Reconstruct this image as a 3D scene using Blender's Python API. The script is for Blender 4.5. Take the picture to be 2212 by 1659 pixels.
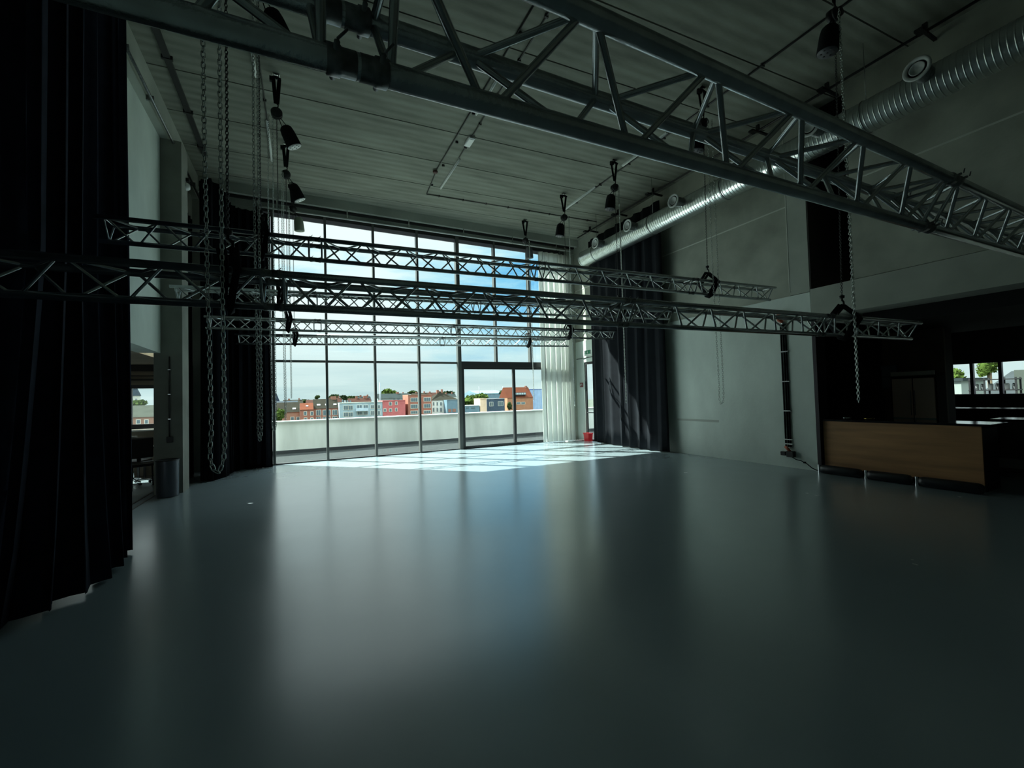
import bpy, math, random
from mathutils import Vector, Matrix
random.seed(7)
for o in list(bpy.data.objects): bpy.data.objects.remove(o)
C = bpy.context.scene.collection
SC = bpy.context.scene

# ------------------------------------------------------------------ camera
YAW, PITCH, ROLL, FPX = math.radians(26.41), math.radians(1.66), math.radians(-1.576), 918.7
EYE = Vector((0, 0, 1.6))
def cam_axes():
    f = Vector((math.sin(YAW)*math.cos(PITCH), math.cos(YAW)*math.cos(PITCH), math.sin(PITCH)))
    r = Vector((math.cos(YAW), -math.sin(YAW), 0)); u = r.cross(f)
    r2 = math.cos(ROLL)*r + math.sin(ROLL)*u; u2 = -math.sin(ROLL)*r + math.cos(ROLL)*u
    return r2, u2, f
_r, _u, _f = cam_axes()
cd = bpy.data.cameras.new('camera'); cam = bpy.data.objects.new('camera', cd); C.objects.link(cam)
M4 = Matrix(((_r.x, _u.x, -_f.x, EYE.x), (_r.y, _u.y, -_f.y, EYE.y), (_r.z, _u.z, -_f.z, EYE.z), (0, 0, 0, 1)))
cam.matrix_world = M4
cd.sensor_fit = 'HORIZONTAL'; cd.sensor_width = 36.0; cd.lens = FPX/2212*36.0
cd.clip_start = 0.02; cd.clip_end = 2000
SC.camera = cam

# ------------------------------------------------------------------ world (cloudy sky), sun, exposure
SKY_STRENGTH = 1.0
ZENITH = 5.5
w = bpy.data.worlds.new('sky'); SC.world = w; w.use_nodes = True
nt = w.node_tree; N = nt.nodes; L = nt.links; N.clear()
out = N.new('ShaderNodeOutputWorld'); bg = N.new('ShaderNodeBackground'); L.new(bg.outputs[0], out.inputs[0])
tc = N.new('ShaderNodeTexCoord'); sep = N.new('ShaderNodeSeparateXYZ'); L.new(tc.outputs['Generated'], sep.inputs[0])
mp = N.new('ShaderNodeMapping'); mp.inputs['Scale'].default_value = (1.6, 1.6, 7.0); L.new(tc.outputs['Generated'], mp.inputs[0])
mp.inputs['Location'].default_value = (0.35, 0.1, 0.2)
n1 = N.new('ShaderNodeTexNoise'); n1.inputs['Scale'].default_value = 2.2; n1.inputs['Detail'].default_value = 7; n1.inputs['Roughness'].default_value = .58
L.new(mp.outputs[0], n1.inputs['Vector'])
# blue gaps: strongest around elevation 18-25 degrees to the right of the window
dot = N.new('ShaderNodeVectorMath'); dot.operation = 'DOT_PRODUCT'
bd = Vector((0.44, 0.86, 0.265)).normalized(); dot.inputs[1].default_value = bd
nrm = N.new('ShaderNodeVectorMath'); nrm.operation = 'NORMALIZE'; L.new(tc.outputs['Generated'], nrm.inputs[0]); L.new(nrm.outputs[0], dot.inputs[0])
mr = N.new('ShaderNodeMapRange'); mr.inputs['From Min'].default_value = .955; mr.inputs['From Max'].default_value = 1.0
mr.inputs['To Min'].default_value = 0; mr.inputs['To Max'].default_value = .37; L.new(dot.outputs['Value'], mr.inputs['Value'])
add = N.new('ShaderNodeMath'); add.operation = 'ADD'; L.new(n1.outputs['Fac'], add.inputs[0]); L.new(mr.outputs[0], add.inputs[1])
cr = N.new('ShaderNodeValToRGB'); L.new(add.outputs[0], cr.inputs[0])
e = cr.color_ramp.elements
e[0].position = .38; e[0].color = (.90, .99, .99, 1); e[1].position = .95; e[1].color = (.10, .42, .80, 1)
x = e.new(.56); x.color = (.82, .96, .98, 1)
x = e.new(.68); x.color = (.55, .83, .93, 1)
x = e.new(.82); x.color = (.26, .62, .88, 1)
# thin grey-blue streaks and a calmer band at the horizon
mp2 = N.new('ShaderNodeMapping'); mp2.inputs['Scale'].default_value = (1.3, 1.3, 14); L.new(tc.outputs['Generated'], mp2.inputs[0])
n2 = N.new('ShaderNodeTexNoise'); n2.inputs['Scale'].default_value = 2.6; n2.inputs['Detail'].default_value = 5; L.new(mp2.outputs[0], n2.inputs['Vector'])
cr2 = N.new('ShaderNodeValToRGB'); L.new(n2.outputs['Fac'], cr2.inputs[0])
cr2.color_ramp.elements[0].position = .38; cr2.color_ramp.elements[0].color = (.52, .68, .70, 1)
cr2.color_ramp.elements[1].position = .62; cr2.color_ramp.elements[1].color = (.66, .80, .80, 1)
mx = N.new('ShaderNodeMixRGB'); mh = N.new('ShaderNodeMapRange')
mh.inputs['From Min'].default_value = .03; mh.inputs['From Max'].default_value = .16; L.new(sep.outputs['Z'], mh.inputs['Value'])
L.new(mh.outputs[0], mx.inputs[0]); L.new(cr2.outputs[0], mx.inputs[1]); L.new(cr.outputs[0], mx.inputs[2])
L.new(mx.outputs[0], bg.inputs[0])
# unseen upper sky raised towards the zenith to light the hall
zr = N.new('ShaderNodeMapRange'); zr.interpolation_type = 'SMOOTHSTEP'; zr.inputs['From Min'].default_value = .50; zr.inputs['From Max'].default_value = .80
zr.inputs['To Min'].default_value = SKY_STRENGTH; zr.inputs['To Max'].default_value = ZENITH; L.new(sep.outputs['Z'], zr.inputs['Value'])
L.new(zr.outputs[0], bg.inputs[1])

sd = bpy.data.lights.new('sun', 'SUN'); sd.energy = 15.5; sd.angle = math.radians(.6); sd.color = (.94, 1.0, .93)
sun = bpy.data.objects.new('sun', sd); C.objects.link(sun)
sun.rotation_euler = Vector((.98, -1.0, -1.5)).to_track_quat('-Z', 'Y').to_euler(); sun.location = (-20, 40, 40)
vs = SC.view_settings; vs.view_transform = 'Standard'; vs.look = 'None'; vs.gamma = 1; vs.use_curve_mapping = False; vs.exposure = 0.2
def portal(name, loc, rot, sx, sy):
    ld = bpy.data.lights.new(name, 'AREA'); ld.shape = 'RECTANGLE'; ld.size = sx; ld.size_y = sy
    ld.cycles.is_portal = True
    o = bpy.data.objects.new(name, ld); C.objects.link(o); o.location = loc; o.rotation_euler = rot
portal('window_portal', (4.0, 12.9, 3.3), (math.radians(-90), 0, 0), 9.6, 6.6)
portal('side_window_portal', (-3.9, 12.95, 1.62), (math.radians(-90), 0, 0), 1.9, .86)
portal('far_window_portal', (18.35, 3.2, 1.75), (0, math.radians(90), 0), 1.1, 5.2)

# ------------------------------------------------------------------ material helpers
MATS = {}
def mat(name, col, rough=.6, metal=0, noise=0.0, nscale=3.0, bump=0.0, bscale=60, spec=.5, nstretch=(1, 1, 1), col2=None):
    if name in MATS: return MATS[name]
    m = bpy.data.materials.new(name); m.use_nodes = True; nt = m.node_tree; b = nt.nodes['Principled BSDF']
    b.inputs['Base Color'].default_value = (*col, 1); b.inputs['Roughness'].default_value = rough
    b.inputs['Metallic'].default_value = metal; b.inputs['Specular IOR Level'].default_value = spec
    tc = nt.nodes.new('ShaderNodeTexCoord')
    mpn = nt.nodes.new('ShaderNodeMapping'); mpn.inputs['Scale'].default_value = nstretch
    nt.links.new(tc.outputs['Object'], mpn.inputs[0])
    if noise > 0:
        nz = nt.nodes.new('ShaderNodeTexNoise'); nz.inputs['Scale'].default_value = nscale; nz.inputs['Detail'].default_value = 6
        nt.links.new(mpn.outputs[0], nz.inputs['Vector'])
        rp = nt.nodes.new('ShaderNodeValToRGB'); nt.links.new(nz.outputs['Fac'], rp.inputs[0])
        c2 = col2 or tuple(c*(1-noise) for c in col)
        rp.color_ramp.elements[0].position = .32; rp.color_ramp.elements[0].color = (*c2, 1)
        rp.color_ramp.elements[1].position = .68; rp.color_ramp.elements[1].color = (*[min(1, c*(1+noise*.4)) for c in col], 1)
        nt.links.new(rp.outputs[0], b.inputs['Base Color'])
    if bump > 0:
        nb = nt.nodes.new('ShaderNodeTexNoise'); nb.inputs['Scale'].default_value = bscale; nb.inputs['Detail'].default_value = 3
        nt.links.new(mpn.outputs[0], nb.inputs['Vector'])
        bp = nt.nodes.new('ShaderNodeBump'); bp.inputs['Strength'].default_value = bump; bp.inputs['Distance'].default_value = .01
        nt.links.new(nb.outputs['Fac'], bp.inputs['Height']); nt.links.new(bp.outputs[0], b.inputs['Normal'])
    MATS[name] = m; return m
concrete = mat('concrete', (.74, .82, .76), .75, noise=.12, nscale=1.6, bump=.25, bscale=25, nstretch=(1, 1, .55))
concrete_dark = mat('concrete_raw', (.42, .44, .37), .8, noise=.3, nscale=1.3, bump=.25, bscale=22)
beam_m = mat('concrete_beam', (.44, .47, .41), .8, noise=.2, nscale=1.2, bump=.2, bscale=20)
alu = mat('truss_aluminium', (.58, .62, .62), .24, metal=.8, noise=.2, nscale=14, bump=.1, bscale=90)
alu_brace = mat('brace_aluminium', (.55, .58, .57), .26, metal=.95, noise=.12, nscale=30)
coupler_m = mat('coupler_steel', (.25, .26, .26), .38, metal=.9, noise=.4, nscale=40)
frame_m = mat('window_frame_paint', (.035, .035, .036), .45)
mull_m = mat('mullion_paint', (.10, .105, .10), .4)
black_fab = mat('black_molton', (.008, .009, .013), .95, noise=.3, nscale=8, spec=.1)
navy_fab = mat('blue_black_molton', (.016, .020, .036), .95, noise=.3, nscale=6, spec=.15)
black_m = mat('black_paint', (.012, .012, .013), .5)
black_web = mat('black_webbing', (.010, .010, .012), .85, spec=.2)
chain_m = mat('zinc_chain', (.78, .82, .78), .24, metal=.9, noise=.2, nscale=50)
chain_dark = mat('blackened_chain', (.07, .07, .07), .45, metal=.7)
duct_m = mat('galvanised_duct', (.62, .66, .64), .30, metal=.95, noise=.12, nscale=5)
nozzle_m = mat('nozzle_paint', (.60, .62, .60), .5)
white_m = mat('white_enamel', (.75, .77, .75), .4)
wood_m = mat('oiled_plywood', (.50, .26, .115), .5, noise=.35, nscale=2.0, nstretch=(1, .35, 4))
red_m = mat('red_plastic', (.75, .01, .02), .35)
orange_m = mat('orange_plastic', (.45, .10, .05), .5)
green_m = mat('sign_green', (.0, .20, .09), .5)
steel_m = mat('stainless_steel', (.5, .52, .53), .25, metal=1)
chrome_m = mat('chrome', (.8, .82, .84), .1, metal=1)
brass_m = mat('brass', (.6, .42, .12), .25, metal=1)
darkwall_m = mat('dark_wall_and_shade', (.030, .026, .022), .7, noise=.2)  # real dark walls, also shade painted in the recess and beyond the left column
brownwall_m = mat('brown_panel', (.16, .12, .085), .7, noise=.2)
bin_m = mat('grey_bin_metal', (.09, .10, .12), .38, metal=.6)
parapet_m = mat('parapet_concrete', (.88, .91, .85), .85, noise=.30, nscale=1.1, nstretch=(1, 1, .25), bump=.2, bscale=20)
gravel_m = mat('roof_gravel', (.055, .06, .06), .95, noise=.7, nscale=34, bump=1, bscale=60, spec=.05)
beige_m = mat('plaster_beige', (.34, .29, .22), .8, noise=.15)

def glass_mat(name, tint=(.955, .995, .985), refl=1.0):
    m = bpy.data.materials.new(name); m.use_nodes = True; nt = m.node_tree; nt.nodes.clear()
    o = nt.nodes.new('ShaderNodeOutputMaterial'); mix = nt.nodes.new('ShaderNodeMixShader')
    tr = nt.nodes.new('ShaderNodeBsdfTransparent'); tr.inputs[0].default_value = (*tint, 1)
    gl = nt.nodes.new('ShaderNodeBsdfGlossy'); gl.inputs['Roughness'].default_value = .01
    lw = nt.nodes.new('ShaderNodeLayerWeight'); lw.inputs['Blend'].default_value = .5
    pw = nt.nodes.new('ShaderNodeMath'); pw.operation = 'POWER'; pw.inputs[1].default_value = 4.5; nt.links.new(lw.outputs['Facing'], pw.inputs[0])
    fr = nt.nodes.new('ShaderNodeMapRange'); fr.inputs['To Min'].default_value = .035; fr.inputs['To Max'].default_value = .75; nt.links.new(pw.outputs[0], fr.inputs['Value'])
    nt.links.new(fr.outputs[0], mix.inputs[0]); nt.links.new(tr.outputs[0], mix.inputs[1]); nt.links.new(gl.outputs[0], mix.inputs[2])
    nt.links.new(mix.outputs[0], o.inputs[0]); return m
glass_m = glass_mat('window_glass')

# floor: grey poured epoxy, satin
floor_m = bpy.data.materials.new('grey_epoxy_floor'); floor_m.use_nodes = True
def _floor():
    nt = floor_m.node_tree; b = nt.nodes['Principled BSDF']
    tc = nt.nodes.new('ShaderNodeTexCoord')
    nz = nt.nodes.new('ShaderNodeTexNoise'); nz.inputs['Scale'].default_value = .8; nz.inputs['Detail'].default_value = 8; nz.inputs['Roughness'].default_value = .6
    nt.links.new(tc.outputs['Object'], nz.inputs['Vector'])
    rp = nt.nodes.new('ShaderNodeValToRGB'); nt.links.new(nz.outputs['Fac'], rp.inputs[0])
    rp.color_ramp.elements[0].position = .3; rp.color_ramp.elements[0].color = (.285, .355, .385, 1)
    rp.color_ramp.elements[1].position = .7; rp.color_ramp.elements[1].color = (.305, .375, .405, 1)
    nt.links.new(rp.outputs[0], b.inputs['Base Color'])
    r2 = nt.nodes.new('ShaderNodeMapRange'); r2.inputs['To Min'].default_value = .20; r2.inputs['To Max'].default_value = .30
    nz2 = nt.nodes.new('ShaderNodeTexNoise'); nz2.inputs['Scale'].default_value = 1.7; nz2.inputs['Detail'].default_value = 5
    nt.links.new(tc.outputs['Object'], nz2.inputs['Vector']); nt.links.new(nz2.outputs['Fac'], r2.inputs['Value']); nt.links.new(r2.outputs[0], b.inputs['Roughness'])
    b.inputs['Specular IOR Level'].default_value = .8; b.inputs['Coat Weight'].default_value = .6; b.inputs['Coat Roughness'].default_value = .22
    nz3 = nt.nodes.new('ShaderNodeTexNoise'); nz3.inputs['Scale'].default_value = 2.2; nz3.inputs['Detail'].default_value = 2
    nt.links.new(tc.outputs['Object'], nz3.inputs['Vector'])
    bp = nt.nodes.new('ShaderNodeBump'); bp.inputs['Strength'].default_value = .05; bp.inputs['Distance'].default_value = .02
    nt.links.new(nz3.outputs['Fac'], bp.inputs['Height']); nt.links.new(bp.outputs[0], b.inputs['Normal'])
_floor()
# ceiling: board-marked hollow slabs spanning left to right
ceil_m = bpy.data.materials.new('board_marked_ceiling'); ceil_m.use_nodes = True
def _ceil():
    nt = ceil_m.node_tree; b = nt.nodes['Principled BSDF']; b.inputs['Roughness'].default_value = .85
    tc = nt.nodes.new('ShaderNodeTexCoord'); mp = nt.nodes.new('ShaderNodeMapping'); mp.inputs['Scale'].default_value = (.22, 1, 1)
    mp.inputs['Rotation'].default_value = (0, 0, math.radians(3.0)); nt.links.new(tc.outputs['Object'], mp.inputs[0])
    nz = nt.nodes.new('ShaderNodeTexNoise'); nz.inputs['Scale'].default_value = 3.4; nz.inputs['Detail'].default_value = 8; nz.inputs['Roughness'].default_value = .62
    nt.links.new(mp.outputs[0], nz.inputs['Vector'])
    mp2 = nt.nodes.new('ShaderNodeMapping'); mp2.inputs['Rotation'].default_value = (0, 0, math.radians(3.0)); nt.links.new(tc.outputs['Object'], mp2.inputs[0])
    wv = nt.nodes.new('ShaderNodeTexWave'); wv.wave_type = 'BANDS'; wv.bands_direction = 'Y'; wv.inputs['Scale'].default_value = 1.62
    wv.inputs['Distortion'].default_value = .5; wv.inputs['Detail'].default_value = 3; wv.inputs['Detail Scale'].default_value = .6; nt.links.new(mp2.outputs[0], wv.inputs['Vector'])
    ad = nt.nodes.new('ShaderNodeMath'); ad.operation = 'MULTIPLY_ADD'; ad.inputs[1].default_value = .16; nt.links.new(wv.outputs['Fac'], ad.inputs[0]); nt.links.new(nz.outputs['Fac'], ad.inputs[2])
    rp = nt.nodes.new('ShaderNodeValToRGB'); nt.links.new(ad.outputs[0], rp.inputs[0])
    rp.color_ramp.elements[0].position = .33; rp.color_ramp.elements[0].color = (.16, .165, .135, 1)
    rp.color_ramp.elements[1].position = .80; rp.color_ramp.elements[1].color = (.30, .315, .26, 1)
    nt.links.new(rp.outputs[0], b.inputs['Base Color'])
    bp = nt.nodes.new('ShaderNodeBump'); bp.inputs['Strength'].default_value = .35; bp.inputs['Distance'].default_value = .03
    nt.links.new(ad.outputs[0], bp.inputs['Height']); nt.links.new(bp.outputs[0], b.inputs['Normal'])
_ceil()
# sheer curtain
sheer_m = bpy.data.materials.new('sheer_voile'); sheer_m.use_nodes = True
def _sheer():
    nt = sheer_m.node_tree; nt.nodes.clear(); o = nt.nodes.new('ShaderNodeOutputMaterial')
    d = nt.nodes.new('ShaderNodeBsdfDiffuse'); d.inputs[0].default_value = (.78, .81, .78, 1)
    t = nt.nodes.new('ShaderNodeBsdfTranslucent'); t.inputs[0].default_value = (.80, .82, .79, 1)
    tr = nt.nodes.new('ShaderNodeBsdfTransparent'); m1 = nt.nodes.new('ShaderNodeMixShader'); m1.inputs[0].default_value = .65
    m2 = nt.nodes.new('ShaderNodeMixShader'); m2.inputs[0].default_value = .12
    nt.links.new(d.outputs[0], m1.inputs[1]); nt.links.new(t.outputs[0], m1.inputs[2]); nt.links.new(m1.outputs[0], m2.inputs[1]); nt.links.new(tr.outputs[0], m2.inputs[2])
    nt.links.new(m2.outputs[0], o.inputs[0])
_sheer()

# ------------------------------------------------------------------ mesh helpers
class MB:
    def __init__(s): s.v = []; s.f = []; s.sm = []
    def add(s, vs, fs, smooth=False):
        b = len(s.v); s.v += [tuple(v) for v in vs]; s.f += [tuple(b+i for i in f) for f in fs]; s.sm += [smooth]*len(fs); return s
    def box(s, x0, y0, z0, x1, y1, z1):
        vs = [(x0,y0,z0),(x1,y0,z0),(x1,y1,z0),(x0,y1,z0),(x0,y0,z1),(x1,y0,z1),(x1,y1,z1),(x0,y1,z1)]
        return s.add(vs, [(0,3,2,1),(4,5,6,7),(0,1,5,4),(1,2,6,5),(2,3,7,6),(3,0,4,7)])
    def obox(s, c, ax, ay, az, hx, hy, hz):
        c = Vector(c); vs = []
        for k in (-1, 1):
            for (i, j) in ((-1,-1),(1,-1),(1,1),(-1,1)): vs.append(c + ax*hx*i + ay*hy*j + az*hz*k)
        return s.add(vs, [(0,3,2,1),(4,5,6,7),(0,1,5,4),(1,2,6,5),(2,3,7,6),(3,0,4,7)])
    def tube(s, pts, r, n=10, cap=True, closed=False, flat=None):
        pts = [Vector(p) for p in pts]; m = len(pts); vs = []; up = None
        rs = r if isinstance(r, (list, tuple)) else [r]*m
        for i, p in enumerate(pts):
            if closed: t = pts[(i+1) % m] - pts[i-1]
            else: t = pts[min(i+1, m-1)] - pts[max(i-1, 0)]
            t = t.normalized() if t.length > 1e-9 else Vector((0, 0, 1))
            if up is None: up = t.orthogonal().normalized() if flat is None else (Vector(flat) - t*t.dot(Vector(flat))).normalized()
            else:
                up = up - t*t.dot(up); up = up.normalized() if up.length > 1e-6 else t.orthogonal().normalized()
            sd_ = t.cross(up)
            for k in range(n):
                a = 2*math.pi*k/n; q = .22 if flat is not None else 1
                vs.append(p + (up*math.cos(a)*q + sd_*math.sin(a))*rs[i])
        fs = []
        for i in range(m if closed else m-1):
            j = (i+1) % m
            for k in range(n): fs.append((i*n+k, i*n+(k+1) % n, j*n+(k+1) % n, j*n+k))
        if cap and not closed: fs += [tuple(range(n-1, -1, -1)), tuple((m-1)*n+k for k in range(n))]
        return s.add(vs, fs, True)
    def lathe(s, prof, n=24, c=(0, 0, 0), M=None):
        vs = []; c = Vector(c)
        for (r, z) in prof:
            for k in range(n):
                a = 2*math.pi*k/n; v = Vector((r*math.cos(a), r*math.sin(a), z))
                vs.append((M @ v if M else v) + c)
        fs = []
        for i in range(len(prof)-1):
            for k in range(n): fs.append((i*n+k, i*n+(k+1) % n, (i+1)*n+(k+1) % n, (i+1)*n+k))
        return s.add(vs, fs, True)
    def build(s, name, m, parent=None):
        me = bpy.data.meshes.new(name); me.from_pydata(s.v, [], s.f); me.materials.append(m)
        me.polygons.foreach_set('use_smooth', s.sm); me.update()
        o = bpy.data.objects.new(name, me); C.objects.link(o)
        if parent is not None: o.parent = parent; o.matrix_parent_inverse = Matrix.Identity(4)
        return o
    def rel(s, origin):
        ox, oy, oz = origin; s.v = [(a-ox, b-oy, c-oz) for a, b, c in s.v]; return s
def bev(o, w=.01, seg=2):
    m = o.modifiers.new('bevel', 'BEVEL'); m.width = w; m.segments = seg; m.limit_method = 'ANGLE'; return o
def tag(o, label=None, cat=None, group=None, kind=None):
    if label: o['label'] = label
    if cat: o['category'] = cat
    if group: o['group'] = group
    if kind: o['kind'] = kind
    return o
def thing(name, label, cat, loc=(0, 0, 0), rz=0, group=None):
    o = bpy.data.objects.new(name, None); C.objects.link(o); o.location = loc; o.rotation_euler = (0, 0, rz); o.empty_display_size = .1
    return tag(o, label, cat, group)
def struct(name, mb, m, parent=None, label=None):
    o = mb.build(name, m, parent)
    if parent is None: o['kind'] = 'structure'; o['label'] = label or name.replace('_', ' '); o['category'] = name.split('_')[0]
    return o
def copy_tree(o, parent=None):
    c = o.copy(); C.objects.link(c)
    if parent is not None: c.parent = parent
    for ch in [x for x in bpy.data.objects if x.parent == o]: copy_tree(ch, c)
    return c

# ------------------------------------------------------------------ dimensions
D, RX, CZ = 12.665, 8.893, 7.104
LWX = -2.28

# ================================================================== SETTING
b = MB(); b.box(-9, -6, -.2, 9.25, D+.1, 0); b.box(9.25, -6, -.2, 18.3, 8.3, 0); struct('floor', b, floor_m, label='smooth grey epoxy floor of the hall')
# ceiling slabs with open joints
b = MB(); joints = [-6.2, -5.0, -3.7, -2.5, -1.3, -.1, 1.1, 2.3, 3.55, 4.75, 5.95, 7.15, 8.36, 9.55, 10.72, 11.9]
ys = [-6.2] + joints[1:] + [12.94]
sk = math.tan(math.radians(-3.0))
for i in range(len(ys)-1):
    y0, y1 = ys[i]+.012, ys[i+1]-.012
    xa, xb = -2.6, 9.2
    vs = []
    for z in (CZ, CZ+.25):
        for (x_, y_) in ((xa, y0), (xb, y0), (xb, y1), (xa, y1)): vs.append((x_, y_+sk*(x_-.7), z))
    b.add(vs, [(0,1,2,3),(4,7,6,5),(0,4,5,1),(1,5,6,2),(2,6,7,3),(3,7,4,0)])
struct('ceiling', b, ceil_m, label='board-marked grey concrete slab ceiling')
b = MB(); b.box(-2.9, -6.5, CZ+.24, 10.8, 12.92, CZ+.4); struct('ceiling_topping', b, darkwall_m, label='screed over the ceiling slabs')

# right wall
b = MB()
b.box(RX, 4.77, 0, RX+.35, 8.3, 3.47); b.box(RX, 8.3, 0, RX+.10, 11.35, 3.47); b.box(RX, 11.35, 2.72, RX+.10, 12.2, 3.47); b.box(RX, 12.2, 0, RX+.10, D+.15, 3.47)
o = struct('wall_right', b, concrete, label='pale concrete lower wall on the right')
b = MB(); b.box(RX+.02, 5.15, 3.47, RX+.35, D+.15, 5.30); b.box(RX+.02, 5.15, 5.315, RX+.35, D+.15, CZ)
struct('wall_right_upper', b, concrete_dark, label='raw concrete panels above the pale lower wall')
b = MB(); b.box(RX, 4.77, 3.48, RX+.4, 5.14, CZ); struct('wall_right_pier', b, beam_m, label='concrete pier beside the dark recess')
b = MB(); b.box(RX, -6, 2.97, RX+.55, 4.765, 3.52); struct('trim_1', b, beam_m, label='long concrete beam over the bar opening')
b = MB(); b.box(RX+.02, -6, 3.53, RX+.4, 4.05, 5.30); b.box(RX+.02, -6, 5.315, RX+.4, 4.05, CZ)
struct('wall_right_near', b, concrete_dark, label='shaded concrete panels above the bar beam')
b = MB(); b.box(RX+.012, 5.16, 5.295, RX+.2, 12.6, 5.32); b.box(RX+.012, -5.9, 5.295, RX+.2, 4.04, 5.32); b.box(RX-.006, 5.14, 3.55, RX+.1, 5.155, CZ-.01)
struct('trim_11', b, mat('pale_sealant', (.62, .65, .58), .7), label='pale sealant joints between the upper wall panels')
b = MB(); b.box(RX+.004, 4.742, 3.53, RX+.4, 4.768, CZ); b.box(RX+1.6, 3.9, 3.4, RX+1.7, 4.9, CZ); b.box(RX+.36, 4.78, 3.5, RX+1.6, 4.88, CZ); b.box(RX+.4, 3.95, 3.5, RX+1.6, 4.04, CZ); b.box(RX+.1, 3.9, CZ+.001, RX+1.7, 4.9, CZ+.1)  # first box is a dark sheet laid over the pier side as its shade
struct('wall_recess', b, darkwall_m, label='dark panels for the shade in the tall recess beside the pier')
b = MB(); b.box(RX-.015, 4.70, 0, RX+.3, 4.765, 2.965); struct('trim_2', b, mat('dark_plum_steel', (.03, .02, .028), .5), label='dark steel jamb where the concrete wall ends')

# window wall surround
b = MB(); b.box(-2.6, D-.02, 6.68, RX+.35, D+.3, CZ); b.box(8.44, D, 0, RX, D+.25, 6.68); b.box(-2.61, D, 0, -.98, D+.25, 6.68)
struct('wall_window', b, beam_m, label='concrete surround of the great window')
b = MB(); b.box(-2.25, D-.32, 6.86, RX, D-.03, CZ-.002); struct('trim_3', b, beam_m, label='concrete downstand above the great window')
# left wall
b = MB(); b.box(-2.6, -6, 2.56, LWX, 9.74, CZ); struct('wall_left', b, concrete, label='grey concrete wall panel above the side opening')
b = MB(); b.box(-2.6, -6, 0, LWX, 5.6, 2.56); struct('wall_left_near', b, concrete, label='concrete wall behind the foreground drape')
b = MB(); b.box(LWX, -6, 6.55, -2.16, D-.34, CZ-.002); struct('trim_4', b, beam_m, label='concrete edge beam along the left of the ceiling')
b = MB(); b.box(-2.38, 9.74, 0, -1.96, 10.22, 6.55); struct('trim_5', b, mat('column_concrete', (.27, .28, .245), .85, noise=.25, nscale=1.5, bump=.2, bscale=20), label='square concrete column on the left side')
b = MB(); b.box(-2.41, 10.22, 2.57, -2.34, D, CZ); struct('wall_left_upper', b, concrete_dark, label='dim concrete wall high beyond the left column')
b = MB(); b.box(-2.41, 10.22, 0, -2.34, D, 2.56); struct('wall_left_far', b, darkwall_m, label='concrete wall beyond the left column, its shade painted dark')  # concrete given a dark colour in place of its shadow
b = MB(); b.box(-2.9, -6.3, 0, 18.6, -6, CZ+.3); struct('wall_back', b, concrete_dark, label='rear wall behind the viewpoint')

# side room (left)
b = MB(); b.box(-9, D, 0, -2.6, D+.25, 1.05); b.box(-9, D, 2.10, -2.6, D+.25, 2.62); b.box(-3.02, D, 0, -2.6, D+.25, 2.62); b.box(-9, D, 1.05, -4.85, D+.25, 2.1)
b.box(-9.3, -6, 0, -9, D+.2, 2.9)
struct('wall_side_room', b, beige_m, label='beige end wall of the side room')
b = MB(); b.box(-9.2, -6, 2.565, -2.6, D+.2, 2.8); struct('ceiling_side_room', b, beige_m, label='low beige ceiling of the side room')
b = MB(); b.box(-9, D-.12, 2.2, -2.62, D-.02, 2.24); b.box(-9, D-.1, 2.3, -2.62, D-.03, 2.32); b.box(-9, D-.1, 2.42, -2.62, D-.02, 2.56)
struct('trim_6', b, darkwall_m, label='dark blind rails above the side window')
b = MB()
for (x0, x1) in ((-3.50, -3.09), (-4.80, -3.60)):
    b.box(x0-.05, D+.02, 1.12, x0, D+.1, 2.09); b.box(x1, D+.02, 1.12, x1+.05, D+.1, 2.09)
    b.box(x0-.05, D+.02, 1.08, x1+.05, D+.1, 1.19); b.box(x0-.05, D+.02, 2.02, x1+.05, D+.1, 2.10)
fr = struct('window_2', b, frame_m, label='small dark-framed window of the side room')
b = MB(); b.box(-3.50, D+.05, 1.19, -3.09, D+.058, 2.02); b.build('pane', glass_m, fr)
b = MB(); b.box(-4.80, D+.05, 1.19, -3.60, D+.058, 2.02); b.build('pane', glass_m, fr)
b = MB(); b.box(-4.9, D-.08, 1.03, -3.0, D+.02, 1.06); b.build('window_sill', white_m, fr)
b = MB(); b.box(-2.39, 6.5, .001, -2.36, 10.6, .006); b.box(-2.52, 6.5, .001, -2.49, 10.6, .006); b.add([(-3.1, 9.75, .003), (-2.6, 9.85, .003), (-2.6, 9.89, .003), (-3.1, 9.78, .003)], [(0, 1, 2, 3)])
struct('trim_7', b, black_m, label='dark threshold strips set in the floor')

# bar room (right)
b = MB(); b.box(RX+.36, -6, 3.19, 18.3, 8.3, 3.4); struct('ceiling_bar_room', b, concrete_dark, label='low concrete ceiling over the bar room')
b = MB(); b.box(RX+.56, -6, 2.74, 13.0, 4.17, 3.188); struct('trim_12', b, mat('black_soffit', (.006,.006,.007), .9), label='black suspended soffit over the bar')
b = MB(); b.box(11.5, 3.72, 0, 11.8, 7.99, 2.73); b.box(11.5, 4.18, 2.73, 11.8, 7.99, 3.18); struct('wall_behind_bar', b, darkwall_m, label='dark wall behind the bar')
b = MB(); b.box(11.42, 3.72, 0, 11.498, 4.72, 2.735); struct('wall_bar_panel', b, brownwall_m, label='brown panel behind the drinks fridge')
b = MB(); b.box(18, -6, 0, 18.3, 8, 1.27); b.box(18, -6, 2.24, 18.3, 8, 3.19); b.box(18, 5.78, 1.27, 18.3, 8, 2.24); b.box(18, -6, 1.27, 18.3, .6, 2.24); b.box(9.25, 8, 0, 18.3, 8.3, 3.19)
struct('wall_bar_room', b, darkwall_m, label='far wall of the bar room')
b = MB()
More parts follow.
